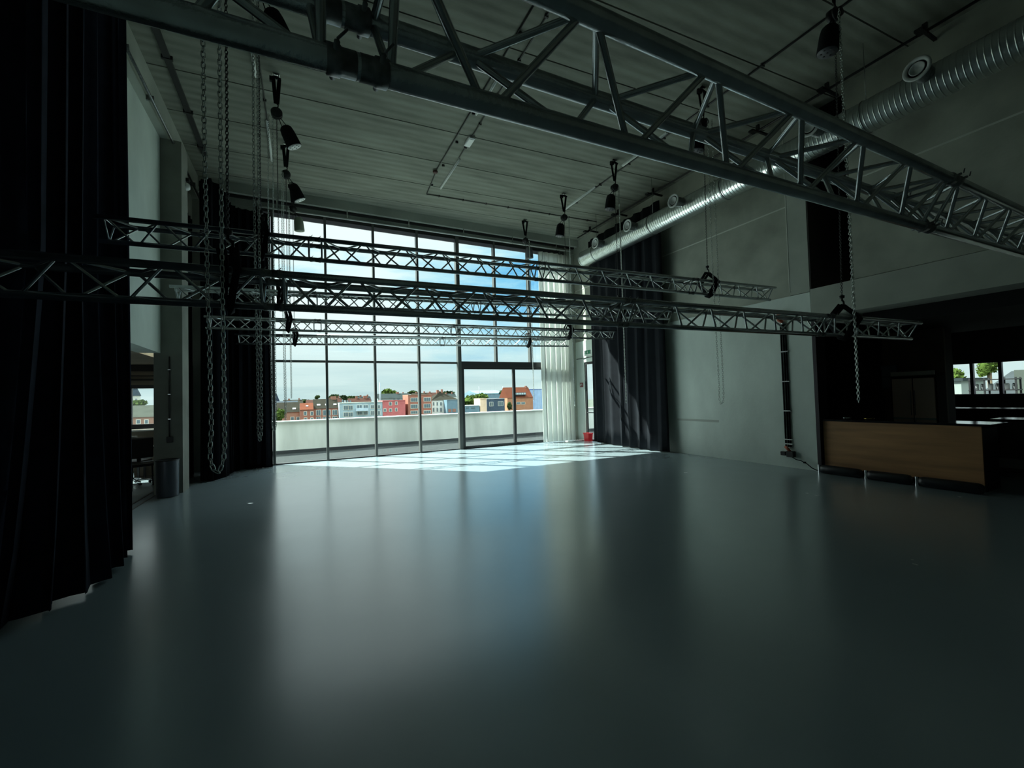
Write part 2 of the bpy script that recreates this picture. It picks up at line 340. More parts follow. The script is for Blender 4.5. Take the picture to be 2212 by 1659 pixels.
for y_ in (5.74, 5.28, 4.70, 3.9, 2.9, 1.9, .9, .62): b.box(17.98, y_-.035, 1.25, 18.1, y_+.035, 2.26)
b.box(17.98, .6, 1.24, 18.1, 5.8, 1.29); b.box(17.98, .6, 2.20, 18.1, 5.8, 2.27)
fr = struct('window_3', b, mat('plum_frame', (.05, .03, .06), .5), label='strip window at the far end of the bar room')
b = MB(); b.box(18.04, .62, 1.28, 18.045, 5.76, 2.22); b.build('pane', glass_m, fr)

# ------------------------------------------------------------------ the great window
x0w, dxw = .637, 1.267
mx_ = [x0w + dxw*i for i in range(-1, 7)]
win = tag(bpy.data.objects.new('window_1', None), 'great steel-framed window wall onto the terrace', 'window', kind='structure'); C.objects.link(win); win.location = (0, 0, 0)
ZT = 2.69
for i, x_ in enumerate(mx_):
    main = (i == 4)
    hw = .055 if main else .03
    zb = 0 if i <= 4 else ZT+.04
    b = MB(); b.box(x_-hw, D-.13, zb, x_+hw, D+.03, 6.70); b.build('mullion', mull_m, win)
b = MB(); b.box(-1.0, D-.05, ZT-.03, mx_[4], D+.03, ZT+.03); b.build('transom', mull_m, win)
b = MB(); b.box(-1.0, D-.06, 6.56, 8.47, D+.03, 6.70); b.build('head_frame', frame_m, win)
b = MB(); b.box(-1.0, D-.10, 0, mx_[4], D+.03, .03); b.build('sill_frame', frame_m, win)
pan = [-1.0] + mx_ + [8.47]
for i in range(len(pan)-1):
    xa, xb = pan[i], pan[i+1]
    if i < 5: b = MB(); b.box(xa+.02, D-.004, .03, xb-.02, D+.004, ZT-.03); b.build('pane', glass_m, win)
    b = MB(); b.box(xa+.02, D-.004, ZT+.03, xb-.02, D+.004, 6.57); b.build('pane', glass_m, win)
b = MB(); b.box(-.95, D-.10, 6.47, 8.45, D-.07, 6.58); b.build('blind_edge', mat('blind_cloth', (.30, .27, .31), .8), win)
# sliding door
door = tag(bpy.data.objects.new('door_1', None), 'dark-framed sliding glass door to the terrace', 'door', kind='structure'); C.objects.link(door)
xd0, xdm, xd1 = mx_[4]+.055, 6.35, 8.3
b = MB(); b.box(xd0, D-.10, 2.56, 8.47, D+.06, ZT+.045); b.build('header', frame_m, door)
for (xa, xb, yo) in ((xd0, xdm+.02, -.07), (xdm-.05, xd1, -.01)):
    b = MB(); y0, y1 = D+yo-.03, D+yo+.03
    b.box(xa, y0, 0.0, xa+.085, y1, 2.56); b.box(xb-.085, y0, 0.0, xb, y1, 2.56)
    b.box(xa+.085, y0, 0.0, xb-.085, y1, .085); b.box(xa+.085, y0, 2.49, xb-.085, y1, 2.56)
    lf = b.build('door_leaf', frame_m, door)
    b = MB(); b.box(xa+.085, D+yo-.004, .085, xb-.085, D+yo+.004, 2.49); b.build('pane', glass_m, lf)
# side terrace door in right wall
b = MB(); b.box(RX+.03, 11.35, 0, RX+.09, 11.42, 2.72); b.box(RX+.03, 12.15, 0, RX+.09, 12.20, 2.72); b.box(RX+.03, 11.42, 2.64, RX+.09, 12.15, 2.72); b.box(RX+.03, 11.42, 0, RX+.09, 12.15, .05); b.box(RX+.03, 11.42, .95, RX+.09, 12.15, .98)
dr = struct('door_2', b, frame_m, label='narrow glazed side door beside the black curtain')
b = MB(); b.box(RX+.055, 11.42, .05, RX+.061, 12.15, 2.64); b.build('pane', glass_m, dr)

# ================================================================== OUTSIDE
b = MB(); b.box(-14, D+.26, -.35, 30, 16.6, -.15); b.box(9.25, 8.31, -.35, 30, D+.26, -.15); struct('terrace_deck', b, gravel_m, label='gravel roof terrace outside the window')
b = MB(); b.box(-14, 16.6, -.35, 30, 16.95, .93); struct('wall_parapet', b, parapet_m, label='tall pale concrete parapet of the terrace')
b = MB(); b.box(-14, 16.55, .93, 30, 17.0, .965); struct('trim_8', b, mat('coping_metal', (.85, .86, .84), .4), label='white metal coping of the parapet')
b = MB(); b.box(-14, 16.52, -.16, 30, 16.6, -.04); struct('trim_9', b, mat('bitumen', (.04, .045, .05), .8), label='dark bitumen upstand at the parapet foot')
b = MB(); b.box(-600, 20, -13, 900, 900, -12); b.box(20, -300, -13, 900, 20, -12); struct('ground', b, mat('town_ground', (.05, .06, .04), .9, noise=.4, nscale=.05), label='ground of the town below')

def facade_mat(name, col): return mat('facade_'+name, col, .95, noise=.14, nscale=.6, spec=.03)
pane_far = mat('far_window_pane', (.10, .14, .16), .15)
trim_far = mat('far_window_trim', (.55, .54, .48), .7)
sky_far = mat('rooflight_glass', (.35, .37, .37), .3)
def house(name, label, x0, x1, zE, zR, Y, wins, wall, roof=None, depth=9, kind='gable', chim=(), lights=(), group=None, trimm=True, cat='house'):
    r = thing(name, label, cat, ((x0+x1)/2, Y, -12), 0, group)
    ox, oy, oz = (x0+x1)/2, Y, -12
    def P(mb, nm, m, par=r): return mb.rel((ox, oy, oz)).build(nm, m, par)
    b = MB(); b.box(x0, Y, -12, x1, Y+depth, zE)
    if kind == 'gable_side':
        b.add([(x0, Y, zE), (x1, Y, zE), ((x0+x1)/2, Y, zR), (x0, Y+depth, zE), (x1, Y+depth, zE), ((x0+x1)/2, Y+depth, zR)], [(0, 1, 2), (5, 4, 3)])
    P(b, 'wall', wall)
    ym = Y+depth/2; ov = .25
    if kind == 'gable':
        b = MB(); vs = [(x0, Y-ov, zE-.1), (x1, Y-ov, zE-.1), (x1, ym, zR), (x0, ym, zR), (x0, Y+depth+ov, zE-.1), (x1, Y+depth+ov, zE-.1)]
        b.add(vs, [(0, 1, 2, 3), (3, 2, 5, 4), (0, 3, 4), (1, 5, 2), (0, 4, 5, 1)]); rf = P(b, 'roof', roof)
    elif kind == 'hip':
        xa, xb = x0+(x1-x0)*.45, x0+(x1-x0)*.62
        b = MB(); vs = [(x0-.1, Y-ov, zE), (x1+.1, Y-ov, zE), (x1+.1, Y+depth+ov, zE), (x0-.1, Y+depth+ov, zE), (xa, ym, zR), (xb, ym, zR*.8)]
        b.add(vs, [(0, 1, 5, 4), (1, 2, 5), (2, 3, 4, 5), (3, 0, 4), (0, 3, 2, 1)]); rf = P(b, 'roof', roof)
    elif kind == 'gable_side':
        xm = (x0+x1)/2; b = MB(); vs = [(x0-.2, Y-.2, zE), (xm, Y-.2, zR+.1), (x1+.2, Y-.2, zE), (x0-.2, Y+depth, zE), (xm, Y+depth, zR+.1), (x1+.2, Y+depth, zE)]
        b.add(vs, [(0, 1, 4, 3), (1, 2, 5, 4)]); rf = P(b, 'roof', roof)
    else:
        b = MB(); b.box(x0, Y-.1, zE, x1, Y+depth+.1, zE+.25); rf = P(b, 'roof', roof or wall)
    for (a, c, z0, z1) in wins:
        if trimm:
            b = MB(); b.box(a-.12, Y-.06, z0-.12, c+.12, Y+.05, z1+.12); fo = P(b, 'window', trim_far)
        else: fo = None
        n = max(1, round((c-a)/.75)); b = MB(); wv = (c-a)/n
        for k in range(n): b.box(a+wv*k+.05, Y-.09, z0+.04, a+wv*(k+1)-.05, Y-.05, z1-.04)
        if fo is not None: P(b, 'pane', pane_far, fo)
        else: P(b, 'window', pane_far)
    for (xc, wc, hc) in chim:
        b = MB(); b.box(xc-wc/2, ym-.5, zR-.8, xc+wc/2, ym+.5, zR+hc); P(b, 'chimney', facade_mat('chimney', (.25, .12, .09)), rf)
    for (a, c, f) in lights:
        z_ = zE+(zR-zE)*f; y_ = Y-ov+(depth/2+ov)*f
        b = MB(); b.add([(a, y_-.12, z_+.03), (c, y_-.12, z_+.03), (c, y_+.5, z_+.03+(zR-zE)*.14+.05), (a, y_+.5, z_+.03+(zR-zE)*.14+.05)], [(0, 1, 2, 3)])
        P(b, 'rooflight', sky_far, rf)
    return r
brick = facade_mat('brick', (.36, .15, .11)); brick2 = facade_mat('brick_dull', (.33, .18, .13)); redw = facade_mat('red_render', (.52, .15, .15))
greyb = facade_mat('grey_render', (.34, .43, .47)); whiter = facade_mat('white_render', (.72, .74, .70)); navyf = facade_mat('navy_cladding', (.07, .10, .14))
bluem = facade_mat('pale_blue_metal', (.16, .24, .29)); peach = facade_mat('peach_render', (.80, .58, .42)); brickor = facade_mat('orange_brick', (.42, .20, .12))
roofb = facade_mat('brown_tiles', (.032, .029, .022)); roofo = facade_mat('orange_tiles', (.13, .042, .024)); roofg = facade_mat('slate', (.03, .038, .038)); roofr = facade_mat('red_brown_tiles', (.055, .026, .02))
yellowf = facade_mat('cream_render', (.72, .70, .50)); greyroof = facade_mat('lichen_grey_roof', (.05, .055, .043)); bluef = facade_mat('strong_blue', (.05, .12, .40))
house('terraced_house', 'low brown-roofed brick terraced house left of the orange-roofed one', -7.5, -.48, -1.5, 1.63, 158.4, [(-3.13,-2.19,-4.28,-3.24),(-1.43,-.55,-4.36,-3.32)], brick2, roofb, lights=[(-2.6,-1.6,.25)])
house('terraced_house', 'narrow brick house with a bright orange tiled roof', -.43, 3.62, -.82, 1.26, 154, [(.79,1.56,-2.67,-1.54),(2.75,3.48,-2.75,-1.62),(.82,1.62,-4.52,-3.58),(2.72,3.46,-4.62,-3.67)], brick, roofo, lights=[(1.4,2.1,.45)])
house('terraced_house', 'wide red brick house with tall brown roof and three rooflights', 3.69, 11.45, -.66, 2.48, 158.4, [(4.58,5.9,-2.98,-1.28),(6.64,7.66,-3.06,-1.36),(7.9,8.94,-3.12,-1.41),(9.65,11.06,-3.1,-1.45),(4.55,5.88,-4.6,-3.59),(6.61,8.92,-4.75,-3.69),(9.62,11.04,-4.69,-3.67)], brick, roofb, chim=[(10.4,1.6,.9)], lights=[(4.8,5.9,.3),(7.4,8.3,.3),(10,11,.3)])
apt = house('apartment_building', 'grey-blue apartment block with pale balcony fronts', 11.5, 25.53, .74, .74, 154, [(12.85,14.23,-1.4,0),(14.4,15.71,-1.46,-.06),(12.82,14.2,-3.68,-2.28),(14.37,15.68,-3.75,-2.34),(17.08,18.71,-1.01,.07),(19.18,20.69,-1.09,0),(17.19,18.68,-3.25,-2.14),(19.3,20.56,-3.33,-2.23),(21.62,22.93,-1.25,-.08),(21.59,22.89,-3.5,-2.08),(23.95,24.71,-1.32,-.16),(23.91,24.67,-3.58,-2.17)], greyb, facade_mat('grey_parapet', (.42,.46,.42)), kind='flat', cat='building')
b = MB(); b.box(16.65, 152.6, -2.0, 20.62, 154, -1.06); b.rel((18.515, 154, -12)).build('balcony', facade_mat('balcony_blue', (.50,.60,.68)), apt)
house('rooftop_house', 'white penthouse above the grey-blue apartment block', 12.26, 16.64, -2, 2.33, 164.5, [(13.05,13.7,1.12,1.97),(14.79,15.4,.81,1.75),(15.72,16.33,.78,1.73)], whiter, whiter, depth=6, kind='flat', trimm=False)
house('terraced_house', 'long low house with a red-brown roof behind the apartment block', 17.5, 26.5, .4, 2.6, 186, [], brick2, roofr, chim=[(21, .8, .8), (24.5, 1.6, 1.0)])
house('terraced_house', 'flat cream-coloured upper storey beside the red rendered house', 22.07, 27.04, .7, 1.37, 164.5, [], yellowf, yellowf, depth=5, kind='flat')
house('corner_house', 'windowed red rendered building in the middle of the row', 25.6, 33.5, 1.13, 1.13, 154, [(25.96,26.73,-2.53,-1.52),(27.87,28.65,-2.61,-1.6),(29.96,30.58,-2.52,-1.51),(27.86,28.69,-.32,.69),(30,30.63,-.22,.79)], redw, redw, kind='flat')
house('long_house', 'dark slate-roofed long house behind the red rendered building', 31.03, 45.5, 2.35, 4.45, 198, [(37.56,38.59,1.4,2.17),(39.44,40.47,1.35,2.12),(41.53,43.63,1.26,2.06)], facade_mat('slate_wall', (.22,.26,.26)), roofg, chim=[(40.5, 1.2, .7)], trimm=False)
house('apartment_building', 'orange-red brick apartment block with white balcony bands', 34.52, 43.15, 2.95, 2.95, 154, [(35.51,37.94,.65,1.99),(40.29,42.75,.68,2.0),(35.47,37.89,-1.72,-.38),(40.24,42.7,-1.73,-.37),(35.42,37.85,-3.7,-2.72),(40.19,42.65,-3.74,-2.79)], brick, brick2, kind='flat', cat='building')
house('villa', 'white villa with pointed brown hipped roof', 45.57, 56.57, .89, 4.4, 162.8, [(46.1,46.7,-1.11,.12),(47.59,48.12,-1.16,.08),(49.03,49.67,-1.21,.04),(46.05,46.65,-3.58,-2.04),(47.54,48.06,-3.57,-2.1),(48.98,49.62,-3.71,-2.15)], whiter, roofb, kind='hip', chim=[(49.4, .8, .6), (51.2, .6, .8)])
house('garage_building', 'pale blue garage with two brown doors beside the villa', 50.4, 57.6, .66, .66, 158.4, [], bluem, bluem, depth=4, kind='flat', cat='building')
gr = [o for o in bpy.data.objects if o.name == 'garage_building'][0]
for (a, c) in ((50.9, 52.0), (52.6, 53.9)):
    b = MB(); b.box(a, 158.28, -3.86, c, 158.42, -2.6); b.rel((54.0, 158.4, -12)).build('garage_door', facade_mat('garage_brown', (.30,.16,.12)), gr)
house('warehouse', 'large pale blue metal warehouse on the skyline', 113.44, 135.58, 4.2, 6.72, 286, [], bluem, bluem, depth=30, cat='building')
house('shed', 'low white shed with slit windows below the green trees', 51.3, 56.8, -1.36, -1.36, 140.8, [(51.6,52.8,-2.19,-1.82),(53.5,55.2,-2.28,-1.89)], bluem, whiter, depth=4, kind='flat', trimm=False)
house('side_wall_house', 'peach-coloured blank house wall beside the navy house', 57.07, 59.57, .91, .91, 140.8, [], peach, peach, depth=6, kind='flat')
house('modern_house', 'navy clad modern house with two white windows', 61.52, 68.81, .75, .75, 145.2, [(62.6,63.97,-1.75,-.38),(66.1,68.12,-1.77,-.31)], navyf, facade_mat('grey_flashing', (.35,.36,.38)), kind='flat')
hh = house('gabled_house', 'big orange-roofed brick house right of the sliding door post', 84.84, 98.21, .96, 5.84, 176, [(89.54,91.45,-2.14,-1.22),(91.96,93.89,-2.22,-1.29)], brickor, roofo, chim=[(97.0, .9, .6)])
b = MB(); b.box(88.3, 175.9, 2.0, 94.6, 178.5, 3.3); dm = b.rel((91.525, 176, -12)).build('dormer', facade_mat('dormer_dark', (.10,.10,.11)), hh)
b = MB()
for k in range(5): b.box(88.5+1.22*k, 175.84, 2.35, 89.45+1.22*k, 175.9, 3.1)
b.rel((91.525, 176, -12)).build('pane', mat('bright_pane', (.45,.55,.58), .3), dm)
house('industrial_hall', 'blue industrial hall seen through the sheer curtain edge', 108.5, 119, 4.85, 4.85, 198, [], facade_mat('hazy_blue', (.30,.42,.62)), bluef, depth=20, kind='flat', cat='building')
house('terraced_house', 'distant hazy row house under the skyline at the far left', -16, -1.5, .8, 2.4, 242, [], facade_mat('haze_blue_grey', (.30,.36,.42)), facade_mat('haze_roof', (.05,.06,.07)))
house('terraced_house', 'small red-brown roof peeking behind the orange-roofed house', 1.92, 5.45, 1.01, 2.55, 209, [], whiter, roofr)
house('farm_house', 'long grey roof seen through the side room window', -37.6, -24, -.83, 1.9, 132, [(-35.5,-34.81,-2.5,-1.58),(-33.94,-33.32,-2.58,-1.65),(-31.6,-30.9,-2.5,-1.6)], brick2, greyroof)
for k, (xa, xb, zr, Y_, m_, r_, lab) in enumerate([
 (-9, 1, 3.0, 262, 'white', 'b', 'distant pale house behind the low brown-roofed house'),
 (12, 19, 3.3, 236, 'grey', 'r', 'distant red-roofed house above the white penthouse'),
 (26, 33, 3.7, 232, 'grey', 'g', 'distant grey house left of the slate roof'),
 (46, 53, 4.7, 238, 'brick', 'r', 'distant brick house behind the brick apartment block'),
 (57, 66, 5.0, 240, 'grey', 'b', 'distant house left of the pointed villa roof'),
 (70, 82, 5.4, 262, 'brick', 'r', 'distant row of roofs right of the pointed villa roof'),
 (84, 92, 4.6, 268, 'white', 'g', 'distant white house behind the bright green trees')]):
    house('distant_house', lab, xa, xb, zr-2.2, zr, Y_, [], {'white': whiter, 'grey': greyb, 'brick': brick2}[m_], {'b': roofb, 'r': roofr, 'g': roofg}[r_], chim=[(xa+(xb-xa)*.3, .9, .7), (xa+(xb-xa)*.8, .7, .9)])
# church tower and spire
ct = thing('church_tower', 'church tower with dark cap seen through the side room window', 'tower', (-89.8, 330, -12))
b = MB(); b.box(-1.9, 0, 0, 1.9, 4, 20.2); b.build('wall', facade_mat('pale_stone', (.52,.52,.46)), ct)
b = MB(); b.add([(-2.2,-.3,20.2),(2.2,-.3,20.2),(2.2,4.3,20.2),(-2.2,4.3,20.2),(0,2,27)], [(0,1,4),(1,2,4),(2,3,4),(3,0,4),(0,3,2,1)]); b.build('roof', facade_mat('tower_slate', (.03,.045,.06)), ct)
for xx in (-1.0, .9):
    b = MB(); b.box(xx-.4, -.06, 16.2, xx+.4, .04, 18.4); b.build('louvre', facade_mat('louvre', (.20,.22,.25)), ct)
cs = thing('church_spire', 'dark blue church spire at the left edge of the skyline', 'tower', (-16.4, 352, -12))
b = MB(); b.box(-2.2, 0, 0, 2.2, 4, 14.5); b.build('wall', facade_mat('dark_stone', (.25,.27,.30)), cs)
b = MB(); b.add([(-2.4,-.2,14.5),(2.4,-.2,14.5),(2.4,4.2,14.5),(-2.4,4.2,14.5),(-.9,1.5,20.8),(.3,1.5,20.8),(.3,2.5,20.8),(-.9,2.5,20.8)], [(0,1,5,4),(1,2,6,5),(2,3,7,6),(3,0,4,7),(4,5,6,7)]); b.build('roof', facade_mat('spire_slate', (.03,.04,.06)), cs)
# masts
for i, (x_, Y_, z0, z1, lab) in enumerate([(114.6, 284, 2, 9.4, 'left mast pole above the pale blue warehouse'), (133.5, 284, 2, 9.2, 'right mast pole above the pale blue warehouse'), (31.6, 196, 2, 9.4, 'thin lattice mast left of the dark slate roof')]):
    b = MB(); b.tube([(0, 0, -12), (0, 0, z1)], .28, 6); o = b.build('mast', facade_mat('mast', (.30,.33,.36))); o.location = (x_, Y_, 0); tag(o, lab, 'mast')

# trees: crown of leaf clumps and trunk
def leafmat(n, c): return mat('foliage_'+n, c, .95, noise=.45, nscale=.6, spec=.03)
def tree(x_, hw, z0, z1, Y_, lab, m, ground=-12, n=420, group='trees on the skyline', leaf=.35):
    r = thing('tree', lab, 'tree', (x_, Y_, ground), 0, group)
    b = MB(); zc = (z0+z1)/2-ground; hz = (z1-z0)/2
    blobs = [(random.uniform(-.55, .55)*hw, random.uniform(-.5, .5)*hw, zc+random.uniform(-.5, .45)*hz, random.uniform(.42, .62)) for _ in range(7)] + [(0, 0, zc, .7)]
    for _ in range(n):
        bx_, by_, bz_, s_ = random.choice(blobs)
        a = random.uniform(0, 6.28); ph = math.acos(random.uniform(-1, 1)); q = random.uniform(.75, 1.0)
        nx, ny, nz = math.sin(ph)*math.cos(a), math.sin(ph)*math.sin(a), math.cos(ph)
        p = Vector((bx_+nx*hw*s_*q, by_+ny*hw*s_*q, min(z1-ground, bz_+nz*hz*s_*q)))
        d1 = Vector((random.uniform(-1, 1), random.uniform(-1, 1), random.uniform(-1, 1))).normalized(); d2 = d1.orthogonal().normalized()
        sz = leaf*hw*random.uniform(.35, .7)
        b.add([p-d1*sz, p+d2*sz*.7, p+d1*sz, p-d2*sz*.7], [(0, 1, 2, 3)])
    for (bx_, by_, bz_, s_) in blobs:
        prof = [(math.sin(t*math.pi/6)*s_*.82*hw+.001, -math.cos(t*math.pi/6)*s_*.82*hz) for t in range(7)]
        b.lathe(prof, 9, (bx_, by_, bz_))
    b.build('crown', m, r)
    b = MB(); b.tube([(0, 0, 0), (0, 0, zc)], hw*.08+.08, 6); b.build('trunk', facade_mat('bark', (.12,.09,.06)), r)
    return r
lg, dg, mg = leafmat('bright', (.055, .085, .018)), leafmat('dark', (.02, .034, .014)), leafmat('mid', (.035, .055, .018))
tree(63.5, 5.5, -2.2, 3.7, 164, 'broad bright green trees left of the navy house', lg, n=900, leaf=.22)
tree(-5.9, 1.9, -4.6, .2, 145, 'green bush in front of the low brown-roofed house', lg)
tree(47.45, 4.7, 4.0, 8.24, 264, 'rounded light green tree above the slate roof', lg)
tree(15.9, 3.0, 2.4, 5.6, 256, 'dark dome-shaped tree above the brown roof chimney', dg)
tree(21.4, 2.3, 2.3, 5.0, 256, 'dark spiky tree behind the white penthouse', dg)
tree(7.6, 1.3, 2.6, 5.1, 242, 'small pointed tree above the brown roof', mg)
tree(67.5, 3.8, 5.0, 7.5, 286, 'low tree crown behind the brick apartment block', mg)
tree(117.1, 4.5, .4, 6.3, 246, 'tree between the warehouse and the orange gable', mg)
tree(66.5, 1.4, -3.2, 0, 136.4, 'small conifer in front of the orange gable', mg)
tree(-70.2, 4.5, 2.0, 5.0, 264, 'green tree below the church tower', lg)
tree(92, 6, 3.2, 6.2, 290, 'distant tree line behind the villa', dg)
tree(78, 3.5, 3.3, 5.4, 286, 'tree tuft left of the villa chimneys', mg)
# things seen through the bar room window
tree(1.5, 4.0, 1.2, 3.2, 286, 'far tree clump right of the church spire', mg)
tree(30, 5.0, 2.6, 4.4, 290, 'far tree clump above the yellowish upper storey', mg)
tree(24, 2.0, 2.0, 3.6, 270, 'far tree clump above the red-brown roof', dg)
hall = thing('corrugated_hall', 'grey corrugated roof seen through the bar room window', 'building', (40, 10, -12))
b = MB(); b.box(0, -9, 0, 14, 1.7, 12.7); b.build('wall', whiter, hall)
b = MB(); b.add([(-.3, -9, 12.6), (-.3, 1.7, 12.6), (7, 1.7, 14.45), (7, -9, 14.45), (14.3, -9, 12.6), (14.3, 1.7, 12.6)], [(0, 3, 2, 1), (3, 4, 5, 2)]); b.build('roof', facade_mat('corrugated', (.035,.04,.042)), hall)
b = MB(); b.box(23.2, -2, -.15, 23.35, 5.72, 2.05); struct('wall_terrace_side', b, mat('mint_render', (.05,.06,.048), .8, noise=.15), label='pale green rendered wall outside the bar room')
tree(52, .75, 2.1, 4.4, 14.2, 'sunlit green tree above the corrugated roof', lg, group='trees by the side terrace')
tree(60, 1.3, 1.4, 3.3, 19.2, 'green tree at the left of the bar room window', lg, group='trees by the side terrace')
og = thing('outbuilding', 'small pale outbuilding at the left edge of the bar room window', 'building', (30, 9.55, -12))
b = MB(); b.box(0, -.35, 0, 3, .5, 13.75); b.build('wall', facade_mat('outbuilding_wall', (.25,.28,.26)), og); b = MB(); b.box(-.1, -.45, 13.75, 3.1, .6, 13.9); b.build('roof', roofg, og)
rk = thing('metal_rack', 'black metal rack standing outside the bar room window', 'rack', (20.4, 5.5, -.15))
for y_ in (.55, .2, -.15, -.5):
    for x_ in (0, .4):
        b = MB(); b.box(x_-.02, y_-.02, 0, x_+.02, y_+.02, 1.93); b.build('post', black_m, rk)
for z_ in (.5, 1.0, 1.5, 1.85):
    b = MB(); b.box(-.03, -.53, z_, .43, .58, z_+.035); b.build('shelf', black_m, rk)
for k_, y_ in enumerate((-.42, -.25, -.05, .12, .3, .45)):
    b = MB(); b.lathe([(.001, 0), (.055, 0), (.06, .16), (.05, .2), (.001, .2)], 10); o = b.build('paint_pot', white_m if k_ % 2 else steel_m)
    o.location = (20.62, 5.5+y_, 1.386); tag(o, ('small white' if k_ % 2 else 'small steel-grey')+' pot standing on the black metal rack outside', 'pot', group='pots on the black rack')

# ================================================================== TRUSSES
unit_cyl = MB(); unit_cyl.tube([(0, 0, 0), (0, 0, 1)], 1.0, 10); 
def unit_mesh(name, m):
    me = bpy.data.meshes.new(name); me.from_pydata(unit_cyl.v, [], unit_cyl.f); me.materials.append(m)
    me.polygons.foreach_set('use_smooth', unit_cyl.sm); me.update(); return me
brace_me = unit_mesh('brace', alu_brace)
def place_rod(name, me, a, b_, r, parent):
    a, b_ = Vector(a), Vector(b_); d = b_-a
    o = bpy.data.objects.new(name, me); C.objects.link(o); o.parent = parent
    q = d.to_track_quat('Z', 'Y')
    o.matrix_local = Matrix.Translation(a) @ q.to_matrix().to_4x4() @ Matrix.Diagonal((r, r, d.length, 1))
    return o
TH, TW, CR = .207, .12, .0255
def truss(P0, P1, label, flip=0, cut=0):
    P0, P1 = Vector(P0), Vector(P1); Lt = (P1-P0).length
    root = thing('lighting_truss', label, 'truss', P0, group='triangular aluminium trusses')
    ex = (P1-P0).normalized(); rz = math.atan2(ex.y, ex.x); ry = -math.asin(ex.z)
    root.rotation_euler = (0, ry, rz)
    chords = {'b': (0, 0), 'n': (-TW, TH), 'f': (TW, TH)}
    def pt(s_, c): return (s_, chords[c][0], chords[c][1])
    for c in 'bnf':
        b = MB(); b.tube([pt(0, c), pt(Lt, c)], CR, 18); b.build('chord', alu, root)
    segs = [(0, 2-cut), (2-cut, 5-cut), (5-cut, 8-cut), (8-cut, Lt)]
    br = .0098
    for (s0, s1) in segs:
        g = .07
        for (ca, cb, off, nm) in (('n', 'b', 0, 'brace'), ('f', 'b', 1, 'brace'), ('n', 'f', 0, 'cross_brace')):
            a0, a1 = s0+g, s1-g
            place_rod(nm, brace_me, pt(a0, ca), pt(a0, cb), br, root)
            place_rod(nm, brace_me, pt(a1, ca), pt(a1, cb), br, root)
            n = max(2, round((a1-a0)/.245)); st = (a1-a0)/n
            for i in range(n):
                top_first = (i+off+flip) % 2 == 0
                sa, sb = a0+st*i+.02, a0+st*(i+1)-.02
                place_rod(nm, brace_me, pt(sa, ca if top_first else cb), pt(sb, cb if top_first else ca), br, root)
    for sj in (2-cut, 5-cut, 8-cut):
        for c in 'bnf':
            b = MB(); y_, z_ = chords[c]
            prof = [(sj-.062, .0265), (sj-.06, .0295), (sj-.035, .0295), (sj-.033, .0265), (sj-.004, .0265), (sj-.003, .024), (sj+.003, .024), (sj+.004, .0265), (sj+.033, .0265), (sj+.035, .0295), (sj+.06, .0295), (sj+.062, .0265)]
            b.tube([(p[0], y_, z_) for p in prof], [p[1] for p in prof], 18)
            for ss in (-.045, .045):
                b.tube([(sj+ss, y_-.045, z_+.006), (sj+ss, y_+.045, z_-.006)], .006, 8)
                b.tube([(sj+ss, y_-.052, z_+.006), (sj+ss+.02, y_-.052, z_+.03)], .003, 6)
            b.build('coupler', coupler_m, root)
    return root
TR = {
 'A': ((-1.88, .825, 2.185), (8.08, 1.29, 2.76), 'closest truss, crossing the top of the view', 0, 0),
 'C': ((-1.83, 3.56, 2.286), (7.80, 2.88, 2.262), 'second closest truss, hanging low across the middle', 0, .33),
 'B': ((-1.82, 5.70, 3.303), (8.20, 5.12, 3.337), 'upper of the middle trusses, its left end in front of the drape', 0, 0),
 'T3': ((-1.79, 8.30, 3.24), (8.16, 7.62, 3.398), 'truss half hidden behind the low middle truss', 0, 0),
 'T4': ((-1.66, 10.10, 3.105), (8.0, 9.5, 3.152), 'thin looking truss second closest to the window', 0, 0),
 'T5': ((-1.37, 11.90, 3.027), (7.79, 11.50, 3.175), 'lowest truss in view, hanging right at the window', 0, 0),
}
for k, (a, b_, lab, fl, cu) in TR.items(): truss(a, b_, lab+', silver aluminium', fl, cu)

# ================================================================== CHAINS & HOISTS
def link_ring(b, c, t, side, pitch, wdt, r, nseg, ncs):
    # stadium ring centred at c, long axis t, width axis side
    nrm_ = t.cross(side); pts = []
    hl = pitch/2 + r; hw = wdt/2
    for k in range(nseg):
        a = 2*math.pi*k/nseg; ca, sa = math.cos(a), math.sin(a)
        ll = max(hl-hw, 0)
        pts.append(c + t*(sa*hw + (ll if sa > 0 else -ll)) + side*(ca*hw))
    vs = []; m = len(pts)
    for i, p in enumerate(pts):
        tt = (pts[(i+1) % m]-pts[i-1]).normalized(); s2 = tt.cross(nrm_)
        for k in range(ncs):
            a = 2*math.pi*k/ncs; vs.append(p + (nrm_*math.cos(a) + s2*math.sin(a))*r)
    fs = []
    for i in range(m):
        j = (i+1) % m
        for k in range(ncs): fs.append((i*ncs+k, i*ncs+(k+1) % ncs, j*ncs+(k+1) % ncs, j*ncs+k))
    b.add(vs, fs, True)
def chain_mesh(path, pitch, wdt, r, nseg=10, ncs=5, twist=.6):
    b = MB(); path = [Vector(p) for p in path]
    # resample
    d = [0]
    for i in range(1, len(path)): d.append(d[-1]+(path[i]-path[i-1]).length)
    n = int(d[-1]/pitch); j = 0; prev = None
    for i in range(n+1):
        s_ = i*pitch
        while j < len(path)-2 and d[j+1] < s_: j += 1
        f = (s_-d[j])/max(1e-9, d[j+1]-d[j]); p = path[j].lerp(path[j+1], min(f, 1)); t = (path[j+1]-path[j]).normalized()
        ref = Vector((math.cos(twist), math.sin(twist), 0)); sd_ = (ref-t*t.dot(ref)); sd_ = sd_.normalized() if sd_.length > .1 else t.orthogonal().normalized()
        if i % 2: sd_ = t.cross(sd_).normalized()
        link_ring(b, p, t, sd_, pitch, wdt, r, nseg, ncs)
    return b
